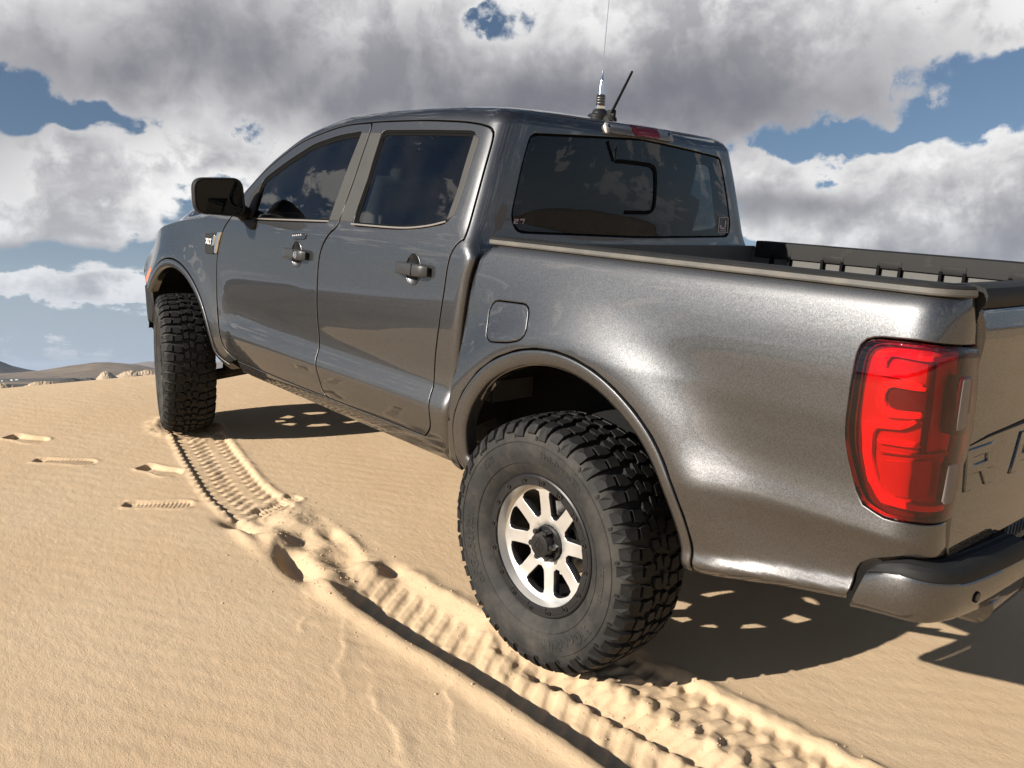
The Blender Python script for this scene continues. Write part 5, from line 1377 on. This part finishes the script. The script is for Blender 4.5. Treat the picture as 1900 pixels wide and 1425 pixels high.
# ------------------------------------------------------------------ passenger's side: the same sheet metal, plainer
for o in list(LEFT): 
    mo = mirrored(o, o.name.split('.')[0], truck)
    for ch in list(o.children):
        if ch.type == 'MESH' and ch.name.split('.')[0] in ('window', 'window_trim', 'window_seal', 'pillar_cover', 'corner_trim', 'door_handle', 'handle_cup', 'door_mirror', 'lens', 'fuel_door_gap', 'chrome_blade'):
            mirrored(ch, ch.name.split('.')[0], mo)
mirrored(tl, 'tail_lamp', truck)

# ------------------------------------------------------------------ magnet-mount whip antenna standing on the roof
wb = ray_at(1112, 222, x=.80); wz = float(S_roof(np.array([wb[0]]), np.array([wb[1]]))[0, 2])
wb = ray_at(1112, 222, z=wz+.002); print('whip base', wb)
whip = empty('whip_antenna'); whip.matrix_world = M_TRUCK @ Matrix.Translation(Vector((wb[0], wb[1], wz+.001)))
tag(whip, 'tall thin steel whip antenna on a black magnetic base on the roof', 'antenna')
m = MB(); m.lathe([(.0005, 0), (.052, 0), (.053, .006), (.053, .018), (.048, .023), (.036, .026), (.032, .038), (.022, .046), (.0005, .047)], (0, 0, 0), (0, 0, 1), 40); m.build('magnetic_base', MAT['ring_black'], whip)
m = MB(); m.lathe([(.021, .045), (.021, .058), (.018, .060)], (0, 0, 0), (0, 0, 1), 24); m.build('collar', MAT['chrome'], whip)
m = MB(); m.lathe([(.018, .058), (.0205, .060), (.0205, .102), (.017, .106)], (0, 0, 0), (0, 0, 1), 24); coil = m.build('loading_coil', MAT['gloss_black'], whip)
for z in (.068, .080, .090):
    b = MB(); b.lathe([(.0207, z), (.0213, z+.0015), (.0207, z+.003)], (0, 0, 0), (0, 0, 1), 24); b.build('coil_band', MAT['steel'], coil)
m = MB(); m.lathe([(.0165, .104), (.0155, .110), (.0105, .160), (.0085, .172), (.006, .176), (.0035, .204), (.002, .208)], (0, 0, 0), (0, 0, 1), 20); m.build('ferrule', MAT['chrome'], whip)
tip = np.array([-.055, -.015, 1.15])
m = MB(); m.tube([(tip[0]*k*k, tip[1]*k*k, .2+(tip[2]-.2)*k) for k in np.linspace(0, 1, 10)], np.linspace(.0018, .0010, 10), 6); m.build('whip_rod', MAT['chrome'], whip)
# its cable over the roof edge into the slider
cb = [ray_at(u, v, x=xx)-np.array([wb[0], wb[1], wz+.001]) for u, v, xx in ((1128, 217, .72), (1140, 226, .62), (1146, 238, .548), (1146, 258, .535), (1144, 275, .512), (1141, 297, .510))]
m = MB(); m.tube(spline([(0, 0, .03), (-.03, 0, .012)]+[tuple(q) for q in cb], 6), .0022, 6); m.build('cable', MAT['trim'], whip)
# ------------------------------------------------------------------ dune, desert plain, hills
_perm = np.random.default_rng(5).permutation(4096)
_gr = np.random.default_rng(6).uniform(0, 2*PI, 4096)
def perlin(x, y):
    xi = np.floor(x).astype(int); yi = np.floor(y).astype(int); xf = x-xi; yf = y-yi
    u = xf*xf*xf*(xf*(xf*6-15)+10); v = yf*yf*yf*(yf*(yf*6-15)+10)
    def g(a, b, dx, dy):
        h = _gr[_perm[(_perm[a & 4095]+b) & 4095]]; return np.cos(h)*dx+np.sin(h)*dy
    n00 = g(xi, yi, xf, yf); n10 = g(xi+1, yi, xf-1, yf); n01 = g(xi, yi+1, xf, yf-1); n11 = g(xi+1, yi+1, xf-1, yf-1)
    return (n00*(1-u)+n10*u)*(1-v)+(n01*(1-u)+n11*u)*v
def fbm(x, y, o=5, g=.5, ridged=False):
    s = 0; a = 1; t = 0
    for k in range(o):
        n = perlin(x*2**k+17.3*k, y*2**k-9.1*k); n = 1-2*np.abs(n) if ridged else n
        s = s+a*n; t += a; a *= g
    return s/t
Z0 = -.404
PLAIN = -26.0
def track_mask(x, y, line, half, soft):
    """signed cross distance and mask for a track along a centre line y(x)"""
    lx, ly = np.array(line)[:, 0], np.array(line)[:, 1]
    w = y-hermite(lx, ly)(x); return w, sstep(np.abs(w), half+soft, half-soft)
def cleats(x, w, pitch, cols, soft=.6):
    """cups pressed by the tread blocks: columns across, staggered along"""
    z = 0
    for k, (c, hw, ph, lean) in enumerate(cols):
        b = np.exp(-np.abs((w-c)/(hw*1.1))**5)
        s = np.cos(2*PI*((x+lean*(w-c))/pitch+ph+.10*perlin(x*9+k*5, w*9))); z = z+b*np.clip(1.7*s+.35, -.75, .9)*(.75+.5*perlin(x*14+k*3, w*20+7))
    return z
def foot(x, y, p, q, half, depth, prof):
    """boot print from p to q"""
    p = np.array(p); q = np.array(q); d = q-p; L = np.linalg.norm(d); d /= L; n = np.array([-d[1], d[0]])
    t = ((x-p[0])*d[0]+(y-p[1])*d[1])/L; w = (x-p[0])*n[0]+(y-p[1])*n[1]
    hw = half*np.interp(t, [0, .12, .3, .5, .75, .92, 1.0], [.62, .82, .72, .74, 1.0, .86, .5])
    m = sstep(np.abs(w), hw+.007, hw-.007)*sstep(t, -.03, .03)*sstep(t, 1.03, .97)
    dp = depth*np.interp(t, [0, .15, .5, 1], prof)
    rid = .0035*np.cos(2*PI*t*L/.019)
    rim = np.exp(-((np.abs(w)-hw-.018)/.014)**2)*sstep(t, -.08, .02)*sstep(t, 1.08, .98)*.0045
    return -m*(dp+rid)+rim*(1-m)
def bump2(x, y, cx, cy, rx, ry, ang, h, p=2.0):
    c, s = math.cos(ang), math.sin(ang); u = ((x-cx)*c+(y-cy)*s)/rx; v = (-(x-cx)*s+(y-cy)*c)/ry
    return h*np.exp(-(u*u+v*v)**(p/2))
TRACK_A = [(-6, 1.9), (-3, 1.30), (-.57, 1.035), (0., 1.055), (.5, 1.090), (.85, 1.10), (1.3, 1.09), (1.69, 1.085), (1.9, 1.080), (2.47, .982), (3.3, .80), (3.6, .74)]
TRACK_B = [(-6, .2), (-3, .55), (-.9, .762), (-.5, .790), (0, .835), (.3, .86)]
COLS = [(-.118, .030, 0, .25), (-.045, .030, .5, -.3), (.030, .028, .05, .3), (.100, .030, .55, -.25)]
def near_detail(x, y):
    z = np.zeros_like(x)
    # gentle hollows, wind ripples and grainy crust
    z += .010*fbm(x*.9, y*.9, 3)+.0016*fbm(x*5.5+y*2.2, y*11-x*4, 3)
    rx = x*.80+y*.60; ry = -x*.60+y*.80
    rp = np.sin(2*PI*(ry/.085+.9*fbm(x*2.2, y*2.2, 3)))*np.clip(.5+1.6*fbm(x*1.7+5, y*1.7, 3), 0, 1)
    z += .0005*rp+.0012*fbm(x*24, y*24, 3)
    # track of the front wheel
    w, m = track_mask(x, y, TRACK_A, .140, .012)
    on_a = sstep(x, 3.28, 3.20)*sstep(x, 1.62, 1.74)
    wob = .012*fbm(x*9, y*3, 2)
    z += m*on_a*(-.014+.0075*cleats(x, w, .066, COLS)+.002*fbm(x*40, y*40, 2))
    z += on_a*(.009*np.exp(-((np.abs(w)-.165)/.018)**2)*(.6+.8*fbm(x*14, y*14, 2))+.010*np.exp(-((w-.150)/.012)**2)*np.clip(np.cos(2*PI*x/.066), 0, 1))
    # deeper rut passing beside the rear wheel
    on_r = sstep(x, .95, .70)
    wr = w+.020*fbm(x*4.5, 0*y+3, 3)
    rut = sstep(wr, .145, .085)*sstep(wr, -.20, -.09)
    dep = .058*(.55+.45*sstep(np.abs(x), 1.2, .3))
    z += on_r*(-dep*rut*(1-.35*sstep(wr, .05, -.12)))
    z += on_r*rut*(.007*cleats(x, w-.01, .085, [(-.10, .032, 0, .5), (-.03, .03, .45, .5), (.04, .03, .1, .4)])+.006*fbm(x*11, y*11, 3))
    z += on_r*(.016*np.exp(-((wr-.165)/.040)**2)+.012*np.exp(-((wr+.20)/.035)**2)*(.7+1.0*fbm(x*10, y*10, 2)))
    # churned heap between the two
    z += bump2(x, y, 1.62, 1.235, .09, .045, .25, -.075)+bump2(x, y, 1.60, 1.14, .10, .055, -.4, -.020)+bump2(x, y, 1.46, 1.03, .16, .07, -.15, .018)
    z += bump2(x, y, 1.36, 1.195, .11, .05, -.3, .026)+bump2(x, y, 1.12, 1.230, .16, .050, -.18, -.060, 3)+bump2(x, y, 1.30, 1.09, .13, .06, -.5, -.030)+bump2(x, y, 1.305, .955, .06, .045, -.3, -.030)
    z += bump2(x, y, 1.05, 1.05, .13, .09, -.5, -.034)+bump2(x, y, .90, 1.185, .15, .06, -.35, .030)+bump2(x, y, .885, 1.03, .10, .06, .6, .034)+bump2(x, y, .83, .945, .05, .04, 0, -.035)+bump2(x, y, 1.18, .93, .2, .03, -.15, .014)+bump2(x, y, 1.50, 1.28, .2, .03, -.1, .016)
    ch = sstep(x, 1.80, 1.62)*sstep(x, .62, .78)*sstep(np.abs(w), .24, .12)
    cl = fbm(x*9, y*9, 4); z += ch*(.026*fbm(x*6, y*6, 3)+.004*fbm(x*26, y*26, 3, ridged=True)*sstep(cl, -.1, .25))
    # track printed by the rear wheel
    wb_, mb = track_mask(x, y, TRACK_B, .146, .012)
    on_b = sstep(x, .02, -.06)
    z += mb*on_b*(-.016+.0095*cleats(x, wb_, .078, COLS)+.003*fbm(x*30, y*30, 2))
    z += on_b*(.016*np.exp(-((wb_+.180)/.030)**2)*(.7+1.2*fbm(x*12, y*12, 2))+.010*np.exp(-((wb_-.175)/.025)**2)*(.7+1.2*fbm(x*12, y*12, 2)))
    # sand pushed up in front of and beside the standing tyres
    for cx, cy in ((0, AX_Y), (3.235, .858), (0, -AX_Y), (3.235, -.858)):
        d = np.hypot((x-cx)/.26, (y-cy)/.17); z += .016*np.exp(-((d-1.05)/.22)**2)*(.6+1.1*fbm(x*13, y*13, 2))-.006*sstep(d, 1.0, .6)
    # boot prints
    z += foot(x, y, (3.02, 1.735), (2.825, 1.500), .043, .010, [2.6, .9, .55, .7])
    z += foot(x, y, (2.13, 1.565), (1.960, 1.318), .046, .011, [2.3, 1.3, .8, .6])
    z += foot(x, y, (2.64, 1.318), (2.415, 1.215), .058, .019, [2.2, 1.2, .9, .8])
    z += foot(x, y, (3.56, 1.75), (3.345, 1.62), .058, .020, [2.2, 1.2, .9, .8])
    z += foot(x, y, (1.72, 1.10), (1.79, .86), .048, .014, [1.2, .8, .8, .9])
    # little slips of loose sand beside the rut
    for cx, cy, L, a in ((.42, 1.42, .55, -.55), (.05, 1.50, .60, -.35), (-.10, 1.36, .4, -.6), (.75, 1.40, .35, -.5), (.58, 1.36, .25, .8)):
        c, s = math.cos(a), math.sin(a); u = (x-cx)*c+(y-cy)*s; v = -(x-cx)*s+(y-cy)*c+.13*fbm(x*4+cx*9, y*4, 4)
        z += .0040*np.exp(-(u/L*2)**4)*np.where(v < 0, np.exp(-(v/.035)**2), np.exp(-(v/.010)**2))*np.clip(.5+2*fbm(x*6, y*6+cx, 2), 0, 1)
    return z
def axis(segs, out_lo, out_hi):
    """fine spacing inside, growing outwards to the horizon"""
    a = []
    for lo, hi, st in segs: a += list(np.arange(lo, hi, st))
    a.append(segs[-1][1]); a = list(a)
    st = .03; v = a[0]; lo = []
    while v > -out_lo: st *= 1.16; v -= st; lo.append(v)
    st = .03; v = a[-1]; hi = []
    while v < out_hi: st *= 1.16; v += st; hi.append(v)
    return np.array(lo[::-1]+a+hi)
def ground():
    ax = axis([(-1.25, 3.62, .0062), (3.62, 4.9, .012)], 40000, 40000); ay = axis([(-1.0, .30, .016), (.30, 2.75, .0062)], 40000, 40000)
    X, Y = np.meshgrid(ax, ay, indexing='ij'); x = X.ravel(); y = Y.ravel()
    r = np.hypot(x-1.5, y-.5)
    near = (x > -1.6) & (x < 5.2) & (y > -1.4) & (y < 3.2)
    z = np.full(len(x), Z0)
    z[near] += near_detail(x[near], y[near])*sstep(x[near], -1.6, -1.2)*sstep(x[near], 5.2, 4.8)*sstep(y[near], -1.4, -1.0)*sstep(y[near], 3.2, 2.7)
    # brink of the dune just past the bumper
    xc = 4.36+.06*np.sin(y*.35); e = np.maximum(x-xc, 0); k = .26
    z -= np.where(e < 2.0, .5*k*e*e, .5*k*4+2*k*(e-2.0))
    # swells of the dune field
    z += .35*fbm(x/9, y/9, 3)*sstep(r, 5, 16)+2.2*fbm(x/45+3, y/45, 4)*sstep(r, 14, 60)
    P = np.c_[x, y, z] @ T2W.T
    far = PLAIN+np.where(r > 100, 5.0*fbm(x/400, y/400, 4)*sstep(r, 150, 500), 0)+9*fbm(x/130, y/130, 4)*sstep(r, 60, 160)*sstep(r, 700, 350)
    w = sstep(r, 10, 110)
    P[:, 2] = P[:, 2]*(1-w)+far*w
    P[:, 2] = np.where(r > 40, np.minimum(P[:, 2], 3.0), P[:, 2])
    nx, ny = len(ax), len(ay); n = len(x); print('ground', nx, ny, n)
    idx = np.arange(n).reshape(nx, ny)
    q = np.stack([idx[:-1, :-1], idx[1:, :-1], idx[1:, 1:], idx[:-1, 1:]], -1).reshape(-1, 4)
    me = bpy.data.meshes.new('dune')
    me.vertices.add(n); me.vertices.foreach_set('co', P.astype(np.float32).ravel())
    me.loops.add(q.size); me.loops.foreach_set('vertex_index', q.astype(np.int32).ravel())
    me.polygons.add(len(q)); me.polygons.foreach_set('loop_start', np.arange(0, q.size, 4, dtype=np.int32)); me.polygons.foreach_set('loop_total', np.full(len(q), 4, np.int32))
    me.polygons.foreach_set('use_smooth', np.ones(len(q), bool))
    me.update(calc_edges=True); me.validate()
    me.materials.append(MAT['sand'])
    o = link(bpy.data.objects.new('dune', me)); tag(o, kind='structure')
    return o
def sand_mat():
    m, nt, b = newmat('sand'); N = nt.nodes; L = nt.links
    ge = N.new('ShaderNodeNewGeometry'); pos = ge.outputs['Position']
    def noise(scale, detail, rough=.6, vec=pos):
        n = N.new('ShaderNodeTexNoise'); n.inputs['Scale'].default_value = scale; n.inputs['Detail'].default_value = detail; n.inputs['Roughness'].default_value = rough; L.new(vec, n.inputs['Vector']); return n.outputs[0]
    def ramp(x, lo, hi, a=0., c=1.):
        n = N.new('ShaderNodeMapRange'); n.interpolation_type = 'SMOOTHSTEP'; L.new(x, n.inputs[0])
        for i, v in zip((1, 2, 3, 4), (lo, hi, a, c)): n.inputs[i].default_value = v
        return n.outputs[0]
    def mix(f, a, c, mode='MIX'):
        n = N.new('ShaderNodeMix'); n.data_type = 'RGBA'; n.blend_type = mode
        if isinstance(f, float): n.inputs[0].default_value = f
        else: L.new(f, n.inputs[0])
        for i, v in ((6, a), (7, c)):
            if isinstance(v, tuple): n.inputs[i].default_value = v
            else: L.new(v, n.inputs[i])
        return n.outputs[2]
    col = mix(ramp(noise(1.3, 5), .35, .65), (.625, .462, .292, 1), (.655, .497, .326, 1))
    col = mix(ramp(noise(520, 3, .8), .35, .70), mix(.38, col, (.34, .24, .15, 1)), col)
    col = mix(ramp(noise(170, 3, .7), .3, .7), mix(.12, col, (.34, .22, .13, 1)), col)
    # the plain below: stony grey-brown with scrub and pale washes
    ln = N.new('ShaderNodeVectorMath'); ln.operation = 'LENGTH'; L.new(pos, ln.inputs[0])
    pl = mix(ramp(noise(.004, 8, .62), .38, .62), (.060, .058, .060, 1), (.14, .118, .095, 1))
    pl = mix(ramp(noise(.0011, 6, .6), .50, .64), pl, (.27, .215, .16, 1))
    pl = mix(ramp(noise(.03, 5, .7), .50, .62), pl, (.07, .066, .055, 1))
    sx = N.new('ShaderNodeSeparateXYZ'); L.new(pos, sx.inputs[0])
    # dunes run on behind and beside the truck, the plain opens ahead of it
    ah = N.new('ShaderNodeMath'); ah.operation = 'MULTIPLY_ADD'; L.new(sx.outputs[1], ah.inputs[0]); ah.inputs[1].default_value = -.15; L.new(sx.outputs[0], ah.inputs[2])
    d = N.new('ShaderNodeMath'); d.operation = 'MULTIPLY_ADD'; L.new(noise(.02, 5), d.inputs[0]); d.inputs[1].default_value = 220.0; L.new(ah.outputs[0], d.inputs[2])
    col = mix(ramp(d.outputs[0], 190, 330), col, pl)
    L.new(col, b.inputs['Base Color']); b.inputs['Roughness'].default_value = .92; b.inputs['Specular IOR Level'].default_value = .18
    bp = N.new('ShaderNodeBump'); bp.inputs['Strength'].default_value = .8; bp.inputs['Distance'].default_value = .0030; L.new(noise(190, 6, .8), bp.inputs['Height'])
    mp = N.new('ShaderNodeMapping'); mp.inputs['Rotation'].default_value = (0, 0, .62); mp.inputs['Scale'].default_value = (20, 52, 34); L.new(pos, mp.inputs['Vector'])
    b2 = N.new('ShaderNodeBump'); b2.inputs['Strength'].default_value = .50; b2.inputs['Distance'].default_value = .0050; L.new(noise(1.0, 6, .68, mp.outputs[0]), b2.inputs['Height']); L.new(bp.outputs[0], b2.inputs['Normal'])
    L.new(b2.outputs[0], b.inputs['Normal'])
sand_mat()
dune = ground()

# hills and mountains beyond the plain
def rock_mat(name, c1, c2, sc, c3=None):
    m, nt, b = newmat(name); N = nt.nodes; L = nt.links
    ge = N.new('ShaderNodeNewGeometry'); n = N.new('ShaderNodeTexNoise'); n.inputs['Scale'].default_value = sc; n.inputs['Detail'].default_value = 9; n.inputs['Roughness'].default_value = .66; L.new(ge.outputs['Position'], n.inputs['Vector'])
    r = N.new('ShaderNodeMapRange'); r.inputs[1].default_value = .38; r.inputs[2].default_value = .62; L.new(n.outputs[0], r.inputs[0])
    mx = N.new('ShaderNodeMix'); mx.data_type = 'RGBA'; L.new(r.outputs[0], mx.inputs[0]); mx.inputs[6].default_value = (*c1, 1); mx.inputs[7].default_value = (*c2, 1); L.new(mx.outputs[2], b.inputs['Base Color']); b.inputs['Roughness'].default_value = .95
    b.inputs['Specular IOR Level'].default_value = .1
rock_mat('rock_dark', (.055, .050, .050), (.085, .075, .068), .012)
rock_mat('rock_brown', (.16, .125, .095), (.24, .19, .14), .010)
rock_mat('rock_tan', (.40, .30, .20), (.50, .385, .265), .03)
def hill(name, u0, u1, d, prof, depth, mat, rough=.12, seed=0, base=PLAIN-6, gully=6.0, n=70, md=16):
    """a ridge: heights `prof` (metres over the camera's horizon) spread over the azimuths of pixel columns u0..u1, at distance d"""
    def az(u):
        w = T2W @ (CAM_R.T @ np.array([(u-950)/FPX, -.013, 1.0])); return math.atan2(w[1], w[0])
    a0, a1 = az(u0), az(u1); t = np.linspace(0, 1, n); hz = hermite(np.linspace(0, 1, len(prof)), prof)(t)
    cz = float(tw(CAM_C)[2]); c0 = tw(CAM_C)
    rows = []; k = np.linspace(-1, 1, md)
    for kk in k:
        s = (1-abs(kk))**.85
        a = a0+(a1-a0)*t; dd = d+depth*kk
        q = fbm(t*gully*3+seed, np.full(n, kk*2.0+seed), 5, .55, True)
        h = base+(cz+hz-base)*s*(1+rough*(q-.35)*(1-.55*(1-abs(kk))))
        h = np.where(np.abs(kk) > .999, base, h)
        h = base+(h-base)*sstep(t, 0, .04)*sstep(t, 1, .96)
        rows.append(np.c_[c0[0]+dd*np.cos(a), c0[1]+dd*np.sin(a), h])
    m = MB(); m.grid(rows); o = m.build(name, MAT[mat], None, flat=0); tag(o, kind='structure'); return o
hill('hill', -420, 112, 8200, [2, 60, 70, 95, 110, 98, 118, 128, 122, 60, 20, 4], 900, 'rock_dark', .10, 1)
hill('hill', -120, 560, 6300, [-12, -8, 0, 18, 52, 76, 62, 26, 10, 6, 4, 2, 0], 800, 'rock_brown', .16, 2)
hill('mountain', 165, 620, 21000, [0, 120, 215, 270, 215, 190, 262, 300, 250, 225, 200, 120, 0], 2200, 'rock_brown', .28, 3)
hill('hill', 30, 125, 1330, [-24, -17, -12.5, -12.0, -15, -22], 60, 'rock_tan', .5, 4, gully=4)
hill('hill', -60, 40, 1450, [-24, -19, -14.5, -15, -18, -23], 60, 'rock_tan', .5, 5, gully=4)
hill('hill', 176, 226, 3050, [-22, -10, 2, 5, 1, -8, -15, -20], 220, 'rock_tan', .3, 6, gully=3, md=28)
hill('hill', 205, 335, 3500, [-20, -9, 3, 8, 4, 10, 7, 1, 5, -5, -15], 260, 'rock_tan', .38, 7, gully=7, n=140, md=28)
hill('hill', 228, 290, 2700, [-22, -14, -10, -6, -11, -16, -22], 120, 'rock_dark', .5, 9)
hill('hill', 100, 185, 2500, [-25, -17, -14, -17, -13, -22], 140, 'rock_dark', .4, 8)
# the rest of the horizon, seen only in the paint and glass
for i, (u0, u1) in enumerate(((-3200, -450), (560, 2600))):
    hill('hill', u0, u1, 7600, list(60+70*np.abs(fbm(np.linspace(0, 9, 18)+i*7, np.zeros(18), 3))*2), 900, 'rock_dark', .2, 20+i)
def ring_hill(a0, a1, d, hmax, seed, mat):
    t = np.linspace(0, 1, 120); c0 = tw(CAM_C); rows = []
    hz = hmax*(.45+.9*np.clip(.5+fbm(t*7+seed, np.zeros(120)+seed, 4), 0, 1))*sstep(t, 0, .06)*sstep(t, 1, .94)
    for kk in np.linspace(-1, 1, 9):
        a = a0+(a1-a0)*t; h = PLAIN-6+(hz+26)*(1-abs(kk))**.9*(1+.2*fbm(t*40+seed, np.full(120, kk*2), 3)); rows.append(np.c_[c0[0]+(d+700*kk)*np.cos(a), c0[1]+(d+700*kk)*np.sin(a), h])
    m = MB(); m.grid(rows); o = m.build('hill', MAT[mat], None, flat=0); tag(o, kind='structure')
ring_hill(.75, 2.6, 6800, 260, 31, 'rock_dark'); ring_hill(2.4, 4.4, 8200, 240, 32, 'rock_brown')

# camp trailers parked far out on the plain
def trailer(u, v, L, yaw, first=[None]):
    d_ = T2W @ (CAM_R.T @ np.array([(u-950)/FPX, (v-712.5)/FPX, 1.0])); c0 = tw(CAM_C); k = (PLAIN+1.2-c0[2])/d_[2]; p = c0+d_*k
    t = empty('camp_trailer', None, tuple(p)); t.rotation_euler = (0, 0, yaw); t.scale = (L/7.0,)*3
    if first[0] is None:
        m = MB(); q = roundpoly([(-3.5, .5), (3.2, .5), (3.5, 1.4), (3.1, 3.0), (-3.4, 3.0), (-3.5, 2.0)], .3); m.prism(q, lambda a, b, d: (a, d, b), -1.2, 1.2, .08); b = m.build('body', simple('trailer_white', (.80, .80, .78), .4), t, flat=30)
        ws_ = []
        for x0 in (-2.0, 0.2, 2.0):
            w = MB(); w.box((x0, 1.215, 2.0), (.5, .02, .32), bev=.01); ws_.append(w.build('window', MAT['gloss_black'], t))
        wh = []
        for x0 in (-.5, .5):
            for y0 in (-1.1, 1.1):
                w = MB(); w.lathe([(.02, -.1), (.36, -.1), (.38, 0), (.36, .1), (.02, .1)], (x0, y0, .38), (0, 1, 0), 14, True); wh.append(w.build('wheel', MAT['rubber'], t))
        first[0] = [b]+ws_+wh
    else:
        for o in first[0]: c = o.copy(); link(c); c.parent = t
    return t
for u, v, L, yw, lb in ((4, 707.5, 6, .6, 'leftmost of the tiny white camp trailers on the plain'), (12, 707, 5, 1.4, 'tiny white camp trailer second from the left on the plain'), (22, 706.5, 9, .5, 'larger white camp trailer third from the left on the plain'), (31, 706, 10, .9, 'rightmost and largest white camp trailer on the plain')):
    tag(trailer(u, v, L, yw), lb, 'trailer', 'camp trailers out on the plain')

# crumbs of crusted sand along the edges of the tracks
def crumbs():
    rg = np.random.default_rng(3); spots = []
    ya = hermite(np.array(TRACK_A)[:, 0], np.array(TRACK_A)[:, 1]); yb = hermite(np.array(TRACK_B)[:, 0], np.array(TRACK_B)[:, 1])
    for _ in range(330):
        x = rg.uniform(-.7, 1.75); s_ = rg.choice([-1, 1]); spots.append((x, float(ya(x))+s_*abs(rg.normal(.17, .05)), rg.uniform(.0015, .0042)*(1.7 if rg.random() < .1 else 1)))
    for _ in range(120):
        x = rg.uniform(-1.0, .05); s_ = rg.choice([-1, 1]); spots.append((x, float(yb(x))+s_*abs(rg.normal(.18, .04)), rg.uniform(.0015, .0040)))
    for _ in range(160): spots.append((rg.uniform(.8, 1.7), 1.10+rg.normal(0, .13), rg.uniform(.002, .006)))
    for _ in range(90): spots.append((rg.uniform(-.4, 3.4), rg.uniform(.5, 2.3), rg.uniform(.001, .0028)))
    S = np.array(spots); Z = Z0+near_detail(S[:, 0], S[:, 1]); V = []; F = []; k = 6
    for (x, y, r), z in zip(S, Z):
        o = len(V); jit = rg.uniform(.6, 1.25, k*2)
        for lv, (zz, rr) in enumerate(((-.2, .8), (.45, .75))):
            for q in range(k):
                a = 2*PI*q/k+lv*.5; s_ = r*rr*jit[lv*k+q]; V.append((x+s_*math.cos(a), y+s_*math.sin(a), z+r*zz))
        V.append((x, y, z+r*.85))
        for q in range(k): F.append((o+q, o+(q+1) % k, o+k+(q+1) % k, o+k+q)); F.append((o+k+q, o+k+(q+1) % k, o+2*k))
    o = mk('sand_crumbs', tw(np.array(V)), F, MAT['sand']); tag(o, 'small crumbs of crusted sand scattered along the tyre tracks', 'sand', kind='stuff')
crumbs()

# ------------------------------------------------------------------ air: faint haze over the plain
def haze():
    m, nt, b = newmat('haze'); N = nt.nodes; L = nt.links; N.remove(b)
    v = N.new('ShaderNodeVolumePrincipled'); v.inputs['Color'].default_value = (.62, .74, .92, 1); v.inputs['Density'].default_value = HAZE; v.inputs['Anisotropy'].default_value = .2
    L.new(v.outputs[0], N['Material Output'].inputs['Volume'])
    w = 62000.0; z0, z1 = PLAIN-14.0, 700.0
    V = [(x, y, z) for x in (-w, w) for y in (-w, w) for z in (z0, z1)]
    o = mk('haze', V, [(0, 1, 3, 2), (4, 6, 7, 5), (0, 4, 5, 1), (2, 3, 7, 6), (0, 2, 6, 4), (1, 5, 7, 3)], m, smooth=False); tag(o, 'pale haze in the air over the desert plain', 'haze', kind='stuff')
HAZE = 2.0e-5
haze()
